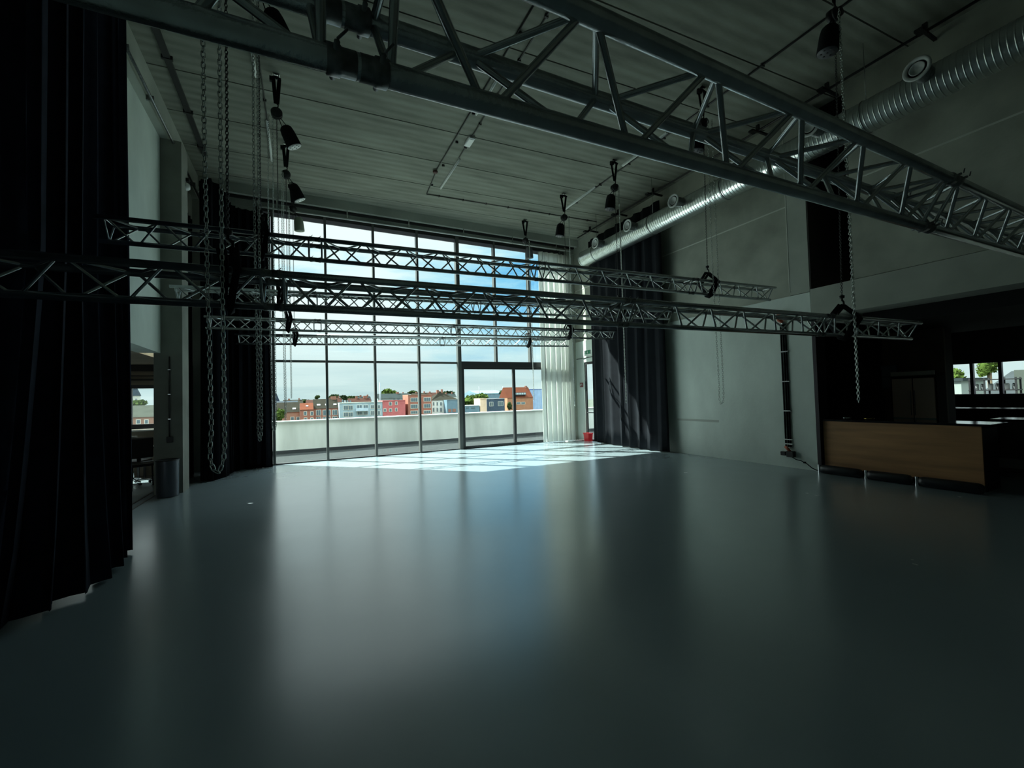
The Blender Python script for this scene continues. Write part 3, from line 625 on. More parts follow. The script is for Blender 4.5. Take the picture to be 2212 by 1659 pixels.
def hand_chain(x_, y_, z0, z1, sep, ang, label, detail=True, sway=.02, m=chain_m, pitch=.036, wd=.024, rr=.0036):
    ux, uy = math.cos(ang), math.sin(ang); pts = []
    def P(o, z, k): 
        t_ = (z1-z)/(z1-z0); q = sway*math.sin(t_*math.pi*1.2)*k
        return Vector((x_+ux*(o+q), y_+uy*(o+q), z))
    nst = 40
    for i in range(nst): pts.append(P(-sep/2*(1-.0*i/nst), z1-(z1-z0-.14)*i/nst, -1))
    for i in range(9):
        a = math.pi*i/8; pts.append(P(-math.cos(a)*sep/2, z0+.14-math.sin(a)*.14, 0))
    for i in range(nst): pts.append(P(sep/2, z0+.14+(z1-z0-.14)*i/nst, -.3))
    pts.append(P(sep/2, z1, 0))
    b = chain_mesh(pts, pitch, wd, rr, 12 if detail else 8, 6 if detail else 4)
    o = b.rel((x_, y_, z1)).build('hand_chain', m); o.location = (x_, y_, z1); return tag(o, label, 'chain', 'looped hand chains of the hoists')
def load_chain(x_, y_, z0, z1, label, x1=None, y1=None):
    x1 = x_ if x1 is None else x1; y1 = y_ if y1 is None else y1
    b = chain_mesh([(x_, y_, z1), (x1, y1, z0)], .024, .019, .0032, 8, 4)
    o = b.rel((x_, y_, z1)).build('load_chain', chain_dark); o.location = (x_, y_, z1); return tag(o, label, 'chain', 'taut load chains of the hoists')
def hoist(x_, y_, label, side=1, vee=False, base=white_m, bucket=black_web, tiltx=.35, z=CZ):
    r = thing('chain_hoist', label, 'hoist', (x_, y_, z), 0, 'chain hoists under the ceiling')
    b = MB(); b.box(-.05, -.05, -.012, .05, .05, 0); b.tube([(-.035, 0, -.01), (-.035, 0, -.06), (0, 0, -.085), (.035, 0, -.06), (.035, 0, -.01)], .009, 8); b.build('ceiling_eye', steel_m, r)
    b = MB()
    w_ = .085 if vee else .045
    b.tube([(-w_, 0, -.06), (-.012, 0, -.50)], .03, 8, flat=(0, 1, 0)); b.tube([(w_, .01, -.06), (.012, 0, -.50)], .03, 8, flat=(0, 1, 0))
    b.tube([(-w_-.02, 0, -.07), (0, 0, -.045), (w_+.02, 0, -.07)], .026, 8)
    b.box(-.1, -.03, -.13, -.03, .03, -.06)
    b.build('round_sling', black_web, r)
    b = MB(); b.tube([(0, 0, -.49), (.025, 0, -.52), (.02, 0, -.555), (-.01, 0, -.57)], .011, 8); b.tube([(0, 0, -.56), (0, 0, -.60)], .012, 8); b.build('top_hook', black_m, r)
    b = MB(); Mx = Matrix.Rotation(math.radians(90), 3, 'X')
    b.lathe([(.001, -.075), (.06, -.075), (.085, -.06), (.088, -.01), (.07, 0), (.088, .012), (.088, .03), (.06, .045), (.055, .08), (.001, .08)], 20, (0, 0, -.66), Mx)
    b.box(-.05, -.05, -.70, .05, .05, -.60); b.build('hoist_body', black_m, r)
    # chain container on two cords
    cx = .12*side; M = Matrix.Rotation(-tiltx*side*.5, 3, 'Y') @ Matrix.Rotation(math.radians(6), 3, 'X')
    b = MB(); b.tube([(0.02*side, 0, -.70), (cx-.05, 0, -.86)], .006, 6); b.tube([(0.03*side, 0, -.70), (cx+.06, 0, -.88)], .006, 6); b.build('cord', black_web, r)
    b = MB(); b.lathe([(.001, .01), (.07, 0), (.095, -.03), (.108, -.10), (.118, -.28), (.120, -.32), (.117, -.325), (.001, -.322)], 24, (cx, 0, -.86), M)
    bk = b.build('chain_bucket', bucket, r)
    b = MB(); b.lathe([(.112, -.3255), (.112, -.331), (.001, -.331)], 24, (cx, 0, -.86), M); bp = b.build('bucket_base', base, bk)
    b = MB()
    for k in range(7):
        a = k*math.pi/3; q = .068 if k < 6 else 0
        v = M @ Vector((q*math.cos(a), q*math.sin(a), -.332)); b.lathe([(.001, -.0015), (.0125, -.0015), (.0125, .001)], 10, Vector((cx, 0, -.86))+v, M)
    b.build('drain_hole', black_m, bp)
    return r
def truss_sling(x_, key, label, top=.30):
    a, b_, *_ = TR[key]; a, b_ = Vector(a), Vector(b_); f = (x_-a.x)/(b_.x-a.x); p = a.lerp(b_, f)
    ex = (b_-a).normalized(); ey = Vector((-ex.y, ex.x, 0)).normalized()
    r = thing('truss_sling', label, 'sling', p, math.atan2(ex.y, ex.x), 'black slings round the trusses')
    b = MB(); h = TH; cr = CR+.012
    for off in (-.035, .03):
        pts = [(off*1.2, 0, h+.19), (off+.04, -TW-cr*.4, h+cr), (off+.05, -TW-cr, h), (off*.6, -cr-.004, -cr*.6), (0, 0, -cr-.004), (off*.6, cr+.004, -cr*.6), (off-.02, TW+cr, h), (off-.02, TW+cr*.4, h+cr), (off*1.2, 0, h+.19)]
        b.tube(pts, .032, 8, flat=(0, 1, .3))
    b.build('strap', black_web, r)
    b = MB(); b.tube([(0, 0, h+.17), (.03, 0, h+.20), (.028, 0, h+.235), (0, 0, h+.25), (0, 0, h+top)], .012, 8); b.lathe([(.001, 0), (.028, .01), (.03, .04), (.001, .05)], 12, (0, 0, h+top-.03)); b.build('shackle_hook', black_m, r)
    return p, h+top
# (truss, hoist x, hoist y, label bits, side, vee)
RIG = [
 ('A', -1.35, None, 'of the closest truss, left end', 1, False),
 ('A', 6.6, None, 'of the closest truss, right end', -1, True),
 ('C', -.44, None, 'of the low middle truss, left end', 1, False),
 ('B', -.395, None, 'of the upper middle truss, left end', 1, False),
 ('T3', -.31, 7.95, 'topmost at the left, with white dotted base', 1, False),
 ('T4', -.23, 10.05, 'second from the top at the left, with white dotted base', 1, False),
 ('T5', -.13, 11.82, 'small one at the left just above the window, with pale bag', 1, False),
 ('T5', 6.33, 11.52, 'nearest the window at the right, over the sheer curtain', 1, True),
 ('T4', 6.50, 9.60, 'second from the window at the right', -1, True),
 ('T3', 6.68, 7.72, 'third from the window at the right', -1, True),
 ('B', 6.58, 5.18, 'fourth from the window, seen through the closest truss', -1, True),
 ('C', 6.28, 2.91, 'near the top right corner, beside the spiral duct', -1, True),
]
pale_bag = mat('pale_canvas', (.30, .34, .27), .8); grey_bag = mat('grey_canvas', (.16, .17, .18), .8)
for (k, hx, hy, lab, sd_, vee) in RIG:
    a, b_, *_ = TR[k]; f = (hx-a[0])/(b_[0]-a[0]); ty = a[1]+(b_[1]-a[1])*f
    hy = ty if hy is None else hy
    kw = {}
    if k == 'T5' and hx < 0: kw = dict(bucket=pale_bag, base=pale_bag)
    if k == 'T5' and hx > 0: kw = dict(bucket=grey_bag, base=grey_bag)
    if hx > 0: kw.setdefault('base', mat('dark_bucket_base', (.10, .10, .11), .5))
    hoist(hx, hy, 'black chain hoist ' + lab, sd_, vee, tiltx=(.9 if hx < 0 and k != 'T5' else .15), **kw)
    p, dz = truss_sling(hx, k, 'black sling ' + lab.replace('topmost at the left, with white dotted base', 'on the half hidden truss, left end').replace('second from the top at the left, with white dotted base', 'on the thin truss, left end').replace('small one at the left just above the window, with pale bag', 'on the lowest truss, left end').replace('nearest the window at the right, over the sheer curtain', 'on the lowest truss, right end').replace('second from the window at the right', 'on the thin truss, right end').replace('third from the window at the right', 'on the half hidden truss, right end').replace('fourth from the window, seen through the closest truss', 'on the upper middle truss, right end').replace('near the top right corner, beside the spiral duct', 'on the low middle truss, right end'))
    load_chain(hx, hy, p.z+dz, CZ-.74, 'taut chain ' + lab.replace('small one at the left just above the window, with pale bag', 'of the small pale-bagged hoist'), p.x, p.y)
zc = CZ-.72
hand_chain(-.485, 3.28, 1.17, zc, .075, .2, 'big-linked hanging chain loop, nearest and most to the left')
hand_chain(-.41, 5.42, 1.20, zc, .05, .9, 'doubled hanging chain in front of the black corner curtain')
hand_chain(-.40, 7.96, 1.15, zc, .06, .1, 'left one of the two chain loops hanging before the window glass', False)
hand_chain(-.29, 9.84, 1.25, zc, .04, .9, 'hanging chain right beside the left window loop, its end at the parapet top', False)
hand_chain(-.21, 11.66, 1.7, zc, .04, 1.2, 'thinnest hanging chain at the left of the glass', False)
hand_chain(6.38, 11.37, 1.45, zc, .04, .9, 'thin hanging chain in front of the sliding door', False)
hand_chain(6.52, 9.41, 1.30, zc, .04, .9, 'thin hanging chain in front of the sheer curtain', False)
hand_chain(6.64, 7.54, 1.38, zc, .05, .8, 'hanging chain in front of the black wall curtain', False)
hand_chain(6.54, 5.01, 1.37, zc, .07, -.7, 'hanging chain loop in front of the pale concrete wall', False)
hand_chain(6.19, 2.82, 1.42, zc, .05, .55, 'bright hanging chain above the bar counter', True)

# ================================================================== CURTAINS
def curtain(name, label, path, z0, z1, m, top=None, wl=.16, amp=.055, th=.006, cat='curtain', seed=1, flare=.25, nz=14, wob=.012):
    rnd = random.Random(seed); path = [Vector((p[0], p[1], 0)) for p in path]
    d = [0]
    for i in range(1, len(path)): d.append(d[-1]+(path[i]-path[i-1]).length)
    n = int(d[-1]/wl*8); ph = [0]
    for i in range(n): ph.append(ph[-1] + (2*math.pi/8)*rnd.uniform(.6, 1.4))
    am = [amp*(.55+.6*rnd.random()) for _ in range(n//8+2)]
    b = MB(); vs = []; j = 0; base = []
    for i in range(n+1):
        s_ = d[-1]*i/n; j = 0
        while j < len(path)-2 and d[j+1] < s_: j += 1
        f = (s_-d[j])/max(1e-9, d[j+1]-d[j]); p = path[j].lerp(path[j+1], f); base.append(p)
    nrm_ = []
    for i in range(n+1):
        t = (base[min(i+4, n)]-base[max(i-4, 0)]).normalized(); nrm_.append((Vector((-t.y, t.x, 0)), t))
    for kz in range(nz+1):
        h = kz/nz; z = z0+(z1-z0)*h
        for i in range(n+1):
            lean = Vector((0, 0, 0))
            if top is not None:
                g = min(1, h/.42)**.7; ft = i/n*(len(top)-1); k0 = min(int(ft), len(top)-2); lean = (Vector((*top[k0], 0)).lerp(Vector((*top[k0+1], 0)), ft-k0) - base[i])*g
            A = am[int(ph[i]/(2*math.pi)) % len(am)]*(1+flare*(1-h)); sft = wob*math.sin(3*h+ph[i]*.13)
            q = base[i] + lean + nrm_[i][0]*(A*math.sin(ph[i]+.5*math.sin(h*2.2+i*.05))+sft) + nrm_[i][1]*(A*.45*math.sin(2*ph[i]))
            vs.append((q.x, q.y, z))
    fs = [(k*(n+1)+i, k*(n+1)+i+1, (k+1)*(n+1)+i+1, (k+1)*(n+1)+i) for k in range(nz) for i in range(n)]
    b.add(vs, fs, True); c = base[len(base)//2]
    o = b.rel((c.x, c.y, z0)).build(name, m); o.location = (c.x, c.y, z0)
    so = o.modifiers.new('thickness', 'SOLIDIFY'); so.thickness = th; so.offset = 0
    return tag(o, label, cat)
curtain('stage_curtain', 'huge blue-black drape filling the left edge of the view', [(-2.0, 2.2), (-2.02, 4.35), (-1.87, 4.6), (-1.62, 5.15), (-1.72, 5.7), (-1.80, 6.2)], .03, 6.95, navy_fab, top=[(-2.0, 2.2), (-2.03, 3.2), (-2.02, 4.3), (-2.0, 5.3), (-2.0, 6.2), (-1.99, 6.9)], wl=.30, amp=.085, seed=3)
curtain('stage_curtain', 'black drape bunched in the left corner of the great window', [(-1.92, 11.0), (-1.72, 10.85), (-1.55, 11.1), (-1.52, 11.9), (-1.40, 12.22), (-1.0, 12.26), (-.66, 12.26)], .001, 6.42, black_fab, wl=.18, amp=.06, seed=5)
curtain('stage_curtain', 'black drape on the dim wall behind the left column', [(-2.24, 10.4), (-2.24, 12.0)], .02, 5.9, black_fab, wl=.2, amp=.04, seed=8)
curtain('stage_curtain', 'black drape hanging on the right wall beside the side door', [(8.70, 11.50), (8.66, 10.8), (8.62, 9.6), (8.60, 8.25)], .03, 6.72, mat('black_velvet', (.014, .016, .020), .9, noise=.2, nscale=3, spec=.1), wl=.40, amp=.055, seed=11)
curtain('sheer_curtain', 'white sheer curtain at the right end of the great window', [(7.28, 12.38), (7.9, 12.36), (8.55, 12.38)], .03, 6.50, sheer_m, wl=.19, amp=.05, th=.002, seed=2)
# curtain rails
b = MB(); b.tube([(-.9, D-.30, 6.60), (8.6, D-.30, 6.66)], .022, 10); o = b.build('curtain_rail', white_m); tag(o, 'white curtain rail tube along the top of the great window', 'rail')
for x_ in (-.5, 1.2, 2.9, 4.6, 6.3, 8.0):
    b = MB(); b.box(x_-.015, D-.31, 6.62, x_+.015, D-.29, 6.87); b.build('bracket', steel_m, o)
b = MB(); b.box(-1.9, D-.22, 6.80, 8.8, D-.14, 6.86); o = b.build('curtain_rail', black_m); tag(o, 'flat black track above the white curtain rail', 'rail')
b = MB(); b.tube([(8.58, -2, 6.98), (8.58, 11.9, 6.98)], .022, 10); rl = b.build('curtain_rail', black_m); tag(rl, 'black curtain rail high along the right wall', 'rail')
for y_ in (11.2, 9.8, 8.4, 6.9, 5.45, 4.15, 2.8, 1.4):
    b = MB(); b.box(8.50, y_-.02, 6.95, RX+.02, y_+.02, 6.99); b.box(8.34, y_-.05, 6.90, 8.50, y_+.05, 6.94); b.box(8.56, y_-.03, 6.98, 8.60, y_+.03, CZ); b.build('bracket', black_m, rl)
b = MB(); b.tube([(-2.08, 7.2, 6.50), (-2.08, 10.0, 6.50), (-2.08, 12.3, 6.44)], .022, 8); o = b.build('curtain_rail', coupler_m); tag(o, 'thin rail pipe under the left edge beam', 'rail')
for y_ in (7.4, 8.5, 10, 11.5):
    b = MB(); b.box(-2.16, y_-.02, 6.49, -2.06, y_+.02, 6.57); b.build('bracket', coupler_m, o)

# ================================================================== DUCT
dz_ = 5.90; dxx = 8.14; dr_ = .245
duct = thing('ventilation_duct', 'large silver spiral duct with round nozzles along the right wall', 'duct', (dxx, 10.95, dz_))
b = MB(); pr = []; y_ = 0.0
ringsN = int(12.4/.066)
pts = []; rad = []
for i in range(ringsN):
    yy = -i*.066
    for dy, rr_ in ((0, 0), (.003, .005), (.011, .005), (.014, 0), (.017, 0), (.062, 0)):
        pts.append((0, yy-dy, 0)); rad.append(dr_+rr_)
b.tube(pts, rad, 40); b.build('duct_body', duct_m, duct)
b = MB(); b.tube([(0, .012, 0), (0, -.03, 0)], dr_+.008, 40); b.build('end_cap', duct_m, duct)
for y_ in (9.75, 8.40, 6.88, 5.40, 3.98, 2.60):
    Mr = Matrix.Rotation(math.radians(-90), 3, 'Y') @ Matrix.Rotation(0, 3, 'Z')
    c = Vector((0, y_-10.95, .05))
    b = MB(); b.lathe([(.105, .10), (.105, .49)], 24, c, Mr); nz_ = b.build('nozzle', coupler_m, duct)
    b = MB(); b.lathe([(.105, .48), (.155, .492), (.158, .505), (.142, .515), (.112, .508), (.106, .48), (.105, .47)], 28, c, Mr); b.lathe([(.062, .46), (.085, .495), (.088, .505), (.080, .508), (.055, .48), (.001, .472)], 24, c, Mr); b.build('nozzle_face', nozzle_m, nz_)
for y_ in (10.3, 8.0, 5.9, 3.4, .9):
    b = MB(); b.tube([(0, y_-10.95, dr_), (0, y_-10.95, CZ-dz_)], .005, 6); b.tube([(dr_*1.03*math.cos(a*math.pi/12), y_-10.95, dr_*1.03*math.sin(a*math.pi/12)) for a in range(24)], .009, 6, closed=True); b.build('hanger', steel_m, duct)

# ================================================================== CEILING FITTINGS
def tube_light(x_, y0, y1, label, xo=0):
    r = thing('tube_light', label, 'lamp', (x_, y0, CZ), 0, 'slim white tube lights on the ceiling')
    b = MB(); b.box(-.022, 0, -.035, .022, y1-y0, 0); b.build('housing', white_m, r)
    b = MB(); b.tube([(0, .02, -.045), (0, y1-y0-.02, -.045)], .014, 10); b.build('tube', mat('frosted_tube', (.8,.82,.8), .4), r)
tube_light(-.62, 7.3, 8.1, 'white ceiling tube light partly behind the left chains')
tube_light(-.53, 9.3, 10.85, 'long white ceiling tube light above the left hoists')
tube_light(3.33, 9.1, 10.6, 'long white ceiling tube light in the middle of the ceiling')
tube_light(3.10, 6.1, 7.5, 'white ceiling tube light seen just below the closest truss')
tube_light(7.05, 8.9, 10.4, 'white ceiling tube light on the right conduit line near the curtain')
tube_light(7.00, 6.4, 7.8, 'white ceiling tube light on the right conduit line, half behind the truss')
def conduit(pts, r_, label, clips=8, m=coupler_m, xa=True):
    b = MB(); b.tube(pts, r_, 8); o = b.build('conduit', m); tag(o, label, 'pipe', 'conduits on the ceiling')
    p0, p1 = Vector(pts[0]), Vector(pts[-1])
    for i in range(clips):
        p = p0.lerp(p1, (i+.5)/clips); d = (p1-p0).normalized()
        b = MB(); b.obox((p.x, p.y, p.z-.004), d, Vector((-d.y, d.x, 0)), Vector((0, 0, 1)), .012, r_*2.2, r_+.008); b.build('clip', m, o)
    return o
dk = mat('dark_conduit', (.04, .04, .038), .5)
conduit([(3.0, 2.0, CZ-.02), (2.98, 9.7, CZ-.02), (3.08, 11.0, CZ-.02)], .013, 'left of the two thin conduits running along the middle ceiling', 9, dk)
conduit([(3.20, 2.0, CZ-.02), (3.30, 9.05, CZ-.02)], .013, 'right of the two thin conduits running along the middle ceiling', 8, dk)
conduit([(3.08, 11.04, CZ-.02), (8.5, 10.74, CZ-.02)], .013, 'conduit crossing the ceiling parallel to the window', 8, dk)
conduit([(7.03, .5, CZ-.022), (7.10, 10.4, CZ-.022)], .017, 'conduit along the right of the ceiling over the right hoists', 9, dk)
conduit([(-.60, 2.0, CZ-.02), (-.52, 9.3, CZ-.02)], .012, 'thin conduit above the left chains', 6, dk)
b = MB(); b.box(-1.86, 1.5, CZ-.05, -1.79, 11.2, CZ-.012); b.box(-1.87, 1.5, CZ-.055, -1.86, 11.2, CZ-.012); b.box(-1.79, 1.5, CZ-.055, -1.78, 11.2, CZ-.012)
ct_ = b.build('cable_tray', dk); tag(ct_, 'dark cable tray along the left of the ceiling', 'cable tray')
for y_ in (3.0, 5, 6.9, 8.2, 9.6, 10.8):
    b = MB(); b.box(-1.90, y_-.02, CZ-.065, -1.75, y_+.02, CZ-.002); b.build('bracket', dk, ct_)
em = thing('emergency_light', 'small boxy emergency light on the middle ceiling conduit', 'lamp', (3.29, 8.35, CZ))
b = MB(); b.box(-.07, -.17, -.06, .07, .17, 0); bev(b.build('housing', white_m, em), .01)
b = MB(); b.box(-.055, -.13, -.068, .055, .15, -.06); b.build('lens', mat('clear_lens', (.85,.87,.85), .15), em)
sm = thing('smoke_detector', 'round dark smoke detector on the left conduit', 'smoke detector', (2.96, 9.80, CZ-.033))
b = MB(); b.lathe([(.001, 0), (.06, 0), (.062, -.02), (.045, -.045), (.001, -.05)], 20); b.build('housing', mat('detector_red_brown', (.10,.04,.03), .5), sm)

# ================================================================== RIGHT WALL FITTINGS
cw = thing('cable_run', 'three black cables clipped vertically up the pale concrete wall', 'cable', (RX, 5.30, .42))
for k in range(3):
    b = MB(); b.tube([(-.022, -.045+.045*k, 0), (-.022, -.045+.045*k, 2.50)], .017, 8); b.build('cable', black_web, cw)
for z_ in (.05, .14, .72, 1.32, 1.93):
    b = MB(); b.box(-.046, -.085, z_, 0, .085, z_+.02); b.build('clip', white_m, cw)
pl = thing('power_plug', 'pink-orange power plug with cable at the top of the wall cables', 'plug', (RX, 5.30, 2.98))
b = MB(); b.tube([(-.05, -.03, -.02), (-.06, .05, .03), (-.055, .085, .10), (-.05, .05, .17), (-.05, -.02, .19)], .034, 10); b.build('plug_body', orange_m, pl)
b = MB(); b.tube([(-.05, -.02, .19), (-.05, -.07, .18)], .03, 10); b.tube([(-.035, 0, -.06), (-.05, -.02, .0)], .03, 10); b.build('plug_ring', steel_m, pl)
sb = thing('socket_box', 'black socket box with orange lids at the foot of the wall cables', 'socket', (RX, 5.26, .22))
b = MB(); b.box(-.10, -.09, 0, 0, .05, .12); bev(b.build('box', black_m, sb), .012)
b = MB(); b.box(-.09, .07, .02, 0, .17, .10); bev(b.build('side_box', black_m, sb), .01)
b = MB(); b.tube([(-.06, -.02, .10), (-.075, .03, .17), (-.05, .08, .20)], .028, 10); b.build('lid', orange_m, sb)
b = MB(); pts = [(8.80, 5.20, .23), (8.80, 5.12, .19), (8.80, 5.02, .175), (8.80, 4.92, .13), (8.79, 4.82, .06), (8.78, 4.72, .03)]; b.tube(pts, .009, 8); b.obox((8.80, 4.96, .15), Vector((0, 1, 0)), Vector((1, 0, 0)), Vector((0, 0, 1)), .02, .015, .015)
o = b.build('extension_cable', black_web); tag(o, 'black power cable from the wall socket to the floor by the bar', 'cord')
# exit sign and fire sign
es = thing('exit_sign', 'green and white exit sign above the side door', 'sign', (RX, 11.98, 2.98))
b = MB(); b.box(-.03, -.19, 0, 0, .19, .14); b.build('panel', white_m, es)
b = MB(); b.box(-.034, -.185, .005, -.03, .06, .135); b.build('green_field', green_m, es)
b = MB(); b.box(-.038, -.055, .045, -.034, -.035, .115); b.add([(-.038, -.045, .02), (-.038, -.09, .06), (-.038, 0, .06)], [(0, 1, 2)]); b.build('arrow', white_m, es)
b = MB(); b.box(-.036, .085, .02, -.03, .16, .12); b.build('door_pictogram', green_m, es); b = MB(); b.box(-.038, .10, .03, -.036, .145, .11); b.build('door_opening', white_m, es)
fs_ = thing('fire_sign', 'small red fire equipment sign on the wall by the side door', 'sign', (RX, 12.37, 1.86))
b = MB(); b.box(-.012, -.09, 0, 0, .09, .15); b.build('panel', mat('sign_red', (.22,.03,.02), .5), fs_)
b = MB(); b.box(-.016, .01, .03, -.012, .06, .12); b.box(-.016, -.05, .03, -.012, -.035, .12); b.box(-.016, -.035, .08, -.012, -.02, .12); b.build('pictogram', white_m, fs_)
rb = thing('plastic_tub', 'bright red plastic tub on the floor at the side door', 'tub', (8.775, 11.93, 0))
b = MB(); b.add([(-.075, -.12, 0), (.075, -.12, 0), (.075, .12, 0), (-.075, .12, 0), (-.09, -.145, .26), (.09, -.145, .26), (.09, .145, .26), (-.09, .145, .26)], [(0,3,2,1),(0,1,5,4),(1,2,6,5),(2,3,7,6),(3,0,4,7),(4,5,6,7)]); b.build('body', red_m, rb)
b = MB(); b.box(-.098, -.155, .25, .098, .155, .28); b.build('rim', red_m, rb)
lc = thing('floor_cloth', 'white cloth lying crumpled at the foot of the sheer curtain', 'cloth', (8.50, 12.15, 0))
b = MB()
for k in range(4): b.tube([(-.25+.1*k, -.05+.03*k, .015), (-.1+.1*k, .03*math.sin(k), .025), (.06+.1*k, -.02, .012)], [.012, .028, .010], 8)
b.build('fold', white_m, lc)
# conduit near side door
b = MB(); b.tube([(RX-.02, 12.6, 2.86), (RX-.02, 11.6, 2.87)], .012, 8); o = b.build('conduit', dk); tag(o, 'short thin conduit over the side door', 'pipe')
# pale patch trim line on the wall
b = MB(); b.box(RX-.002, 6.9, .845, RX+.001, 8.15, .90); struct('trim_10', b, mat('wall_stain', (.50,.54,.49), .85), label='faint greyish scuff band on the pale wall')

# ================================================================== BAR
bar = thing('bar_counter', 'brown plywood bar counter with dark top', 'bar counter', (RX+.06, 4.68, 0))
b = MB(); b.box(0, -2.12, .10, .03, 0, .965); b.build('front_panel', wood_m, bar)
b = MB(); b.box(.03, -2.12, .0, .60, -2.09, .965); b.build('side_panel', black_m, bar); b = MB(); b.box(.06, -2.05, 0, .58, -.03, .10); b.build('plinth', black_m, bar)
b = MB(); b.box(-.015, -2.22, .965, .68, 0.0, 1.0); bev(b.build('worktop', mat('black_gloss_top', (.012,.012,.016), .12), bar), .004)
for (ya, yb) in ((4.66, 3.98), (3.92, 3.30), (3.24, 2.50)):
    t = thing('foot_roll', {4.66: 'black padded roll on the floor, nearest the concrete wall', 3.92: 'middle black padded roll under the bar front', 3.24: 'black padded roll at the outer end of the bar front'}[ya], 'padded roll', (8.76, (ya+yb)/2, 0), 0, 'black padded rolls along the bar')
    hl = (ya-yb)/2; prof = [(0, hl), (.045, hl-.01), (.07, hl-.035), (.08, hl-.07)]
    pts = [(0, -p[1], .08) for p in prof] + [(0, p[1], .08) for p in reversed(prof)]; rad = [max(p[0], .002) for p in prof]+[max(p[0], .002) for p in reversed(prof)]
    b = MB(); b.tube(pts, rad, 18); b.build('roll', mat('black_leatherette', (.010,.011,.014), .28), t)
    b = MB(); b.lathe([(.03, 0), (.03, .15)], 12, (0, hl+.015, 0)); b.lathe([(.001, .15), (.03, .15)], 12, (0, hl+.015, 0)); b.build('chrome_foot', chrome_m, t)
for k, (y_, lab, m_) in enumerate([(4.40, 'small glass dish at the left of the bar top', chrome_m), (4.05, 'small brass dish on the bar top', brass_m)]):
    t = thing('dish', lab, 'dish', (9.2, y_, 1.0)); b = MB(); b.lathe([(.001, .004), (.05, .004), (.085, .03), (.09, .032), (.055, 0), (.001, 0)], 20); b.build('bowl', m_, t)
    b = MB(); b.lathe([(.001, .03), (.02, .02), (.022, .006), (.001, .004)], 12); b.build('content', brass_m, t)
bc = thing('back_counter', 'black back counter with glossy top at the right edge', 'counter', (11.0, 3.0, 0))
b = MB(); b.box(0, -5, .10, .6, 0, .93); b.build('body', black_m, bc)
b = MB(); b.box(-.02, -5, .93, .64, .03, .965); b.build('worktop', mat('black_gloss_top', (.012,.012,.016), .12), bc)
b = MB(); b.box(-.004, -.9, .12, .0, -.05, .28); b.build('vent_panel', mat('grey_panel', (.14,.15,.15), .5), bc)
sc2 = thing('side_counter', 'glossy black counter under the far bar room window', 'counter', (13.6, 2.0, 0))
b = MB(); b.box(0, -3, 0, .7, 3.1, 1.0); b.build('body', black_m, sc2); b = MB(); b.box(-.03, -3.03, 1.0, .75, 3.13, 1.04); b.build('worktop', mat('black_gloss_top', (.012,.012,.016), .12), sc2)
fg = thing('drinks_fridge', 'two-door glass drinks fridge behind the bar', 'fridge', (11.0, 4.08, 0))
b = MB(); b.box(.03, -.36, 0, .41, .36, 1.78); b.build('cabinet', mat('dark_fridge', (.012,.012,.012), .9), fg)
for s_ in (-1, 1):
    b = MB(); b.box(0, min(0, s_*.34)+.012, .95, .03, max(0, s_*.34)-.012, 1.74); dd = b.build('glass_door', mat('pinkish_glass', (.85,.62,.50), .35), fg)
    b = MB(); b.box(-.004, min(0, s_*.34)+.012, .55, .03, max(0, s_*.34)-.012, .95); b.build('lower_glass', mat('greenish_glass', (.32,.38,.38), .25), dd)
    b = MB(); b.box(-.02, s_*.03-.006, 1.0, -.004, s_*.03+.006, 1.5); b.build('handle', steel_m, dd)
b = MB(); b.box(-.005, -.34, 1.80, .02, .34, 1.88); b.build('header_panel', mat('header_grey', (.6,.56,.48), .5), fg)
ps = thing('menu_board', 'dim bluish menu board hanging left of the fridge', 'board', (11.38, 4.58, 1.55))
b = MB(); b.box(0, -.12, 0, .03, .16, .5); b.build('panel', mat('board_blue', (.14,.17,.20), .4), ps)
b = MB(); b.box(-.004, -.10, .27, 0, .14, .47); b.box(-.004, -.10, .03, 0, .14, .23); b.build('print', mat('board_print', (.22,.26,.30), .5), ps)
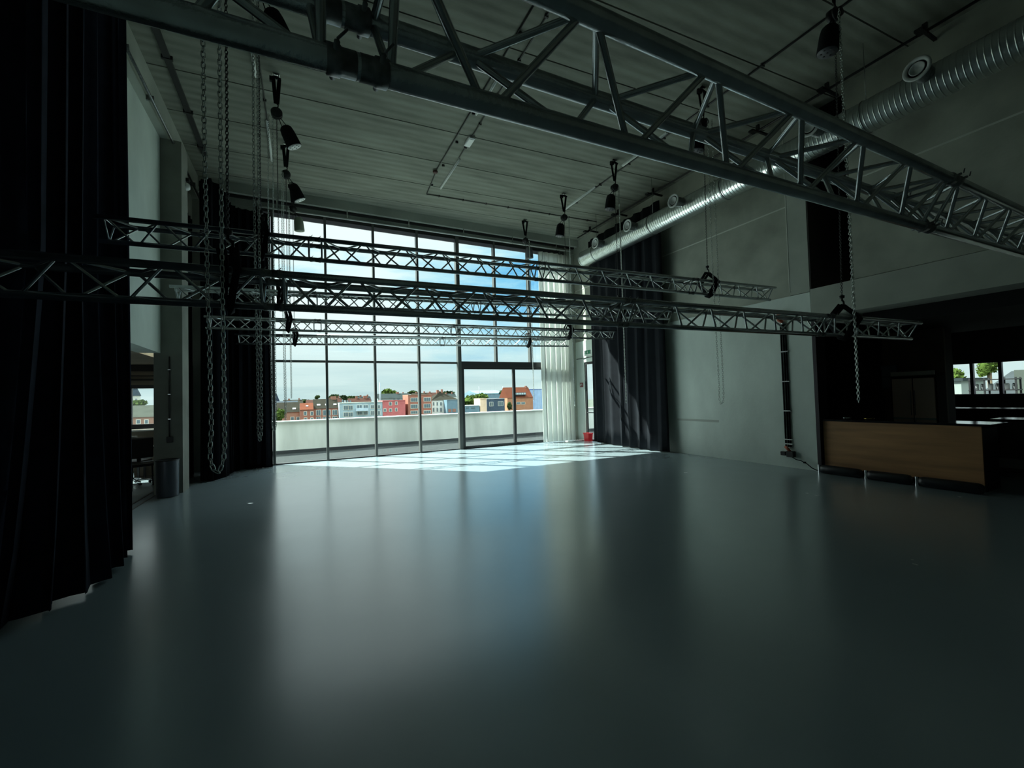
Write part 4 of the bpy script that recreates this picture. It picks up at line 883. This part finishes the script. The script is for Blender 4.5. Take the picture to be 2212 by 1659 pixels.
# ================================================================== SIDE ROOM
bn = thing('waste_bin', 'grey cylindrical waste bin in front of the left column', 'bin', (-2.13, 9.50, 0))
b = MB(); b.lathe([(.001, .004), (.155, .004), (.16, .02), (.165, .62), (.168, .64), (.160, .645), (.152, .62), (.148, .04), (.001, .04)], 32); b.build('body', bin_m, bn)
b = MB(); b.lathe([(.162, .628), (.172, .633), (.172, .648), (.160, .652), (.156, .64)], 32); b.build('rim', black_m, bn)
def chair(name, label, loc, rz, sw, top=None):
    r = thing(name, label, 'chair', loc, rz)
    b = MB(); b.box(-.24, -.23, .44, .24, .24, .50); bev(b.build('seat', black_m, r), .02)
    b = MB(); b.box(-.23, .20, .56, .23, .26, .98); bev(b.build('backrest', black_m, r), .03)
    if top: b = MB(); b.box(-.20, .19, .97, .20, .27, 1.01); bev(b.build('head_trim', top, r), .01)
    b = MB(); b.box(-.03, .22, .48, .03, .25, .60); b.build('back_support', black_m, r)
    if sw:
        b = MB(); b.tube([(0, 0, .10), (0, 0, .44)], .025, 10); b.build('gas_column', chrome_m, r)
        for k in range(5):
            a = k*2*math.pi/5; b = MB(); b.tube([(0, 0, .12), (.28*math.cos(a), .28*math.sin(a), .075)], .016, 8); l = b.build('leg', chrome_m, r)
            b = MB(); b.lathe([(.001, -.012), (.028, -.012), (.028, .012), (.001, .012)], 12, (.28*math.cos(a), .28*math.sin(a), .03), Matrix.Rotation(math.radians(90), 3, 'X')); b.build('castor', black_m, l)
    else:
        for sx_ in (-1, 1):
            for sy_ in (-1, 1):
                b = MB(); b.tube([(.20*sx_, .2*sy_, .44), (.22*sx_, .22*sy_, 0)], .016, 8); b.build('leg', black_m, r)
    return r
chair('side_chair', 'black side chair standing behind the waste bin', (-2.80, 10.75, 0), .5, False)
chair('office_chair', 'black swivel chair with pale top edge beside the foreground drape', (-3.12, 11.35, 0), 2.9, True, white_m)
tb = thing('side_table', 'low dark table between the chairs under the side window', 'table', (-2.95, 12.33, 0))
b = MB(); b.box(-.32, -.25, .66, .32, .25, .70); b.build('table_top', black_m, tb)
for sx_ in (-1, 1):
    for sy_ in (-1, 1):
        b = MB(); b.box(.28*sx_-.02, .21*sy_-.02, 0, .28*sx_+.02, .21*sy_+.02, .66); b.build('leg', black_m, tb)
ck = thing('cable_conduit', 'thin dark conduit with socket down the left column', 'pipe', (-2.15, 9.74, .95))
b = MB(); b.tube([(0, -.015, .08), (0, -.015, 1.55)], .012, 8); b.build('pipe', dk, ck); b = MB(); b.box(-.04, -.05, -.02, .05, 0, .09); bev(b.build('socket', black_m, ck), .01)
for z_ in (.4, .85, 1.3):
    b = MB(); b.box(-.02, -.03, z_, .02, 0, z_+.015); b.build('clip', steel_m, ck)
wl_ = thing('wall_lamp', 'small round white lamp high on the left column', 'lamp', (-1.96, 10.1, 5.86))
b = MB(); b.lathe([(.001, .07), (.05, .06), (.075, .02), (.078, 0)], 20, (0, 0, 0), Matrix.Rotation(math.radians(90), 3, 'Y')); b.build('globe', white_m, wl_)
b = MB(); b.box(0, -.04, .10, .05, .04, .16); b.build('junction_box', black_m, wl_)
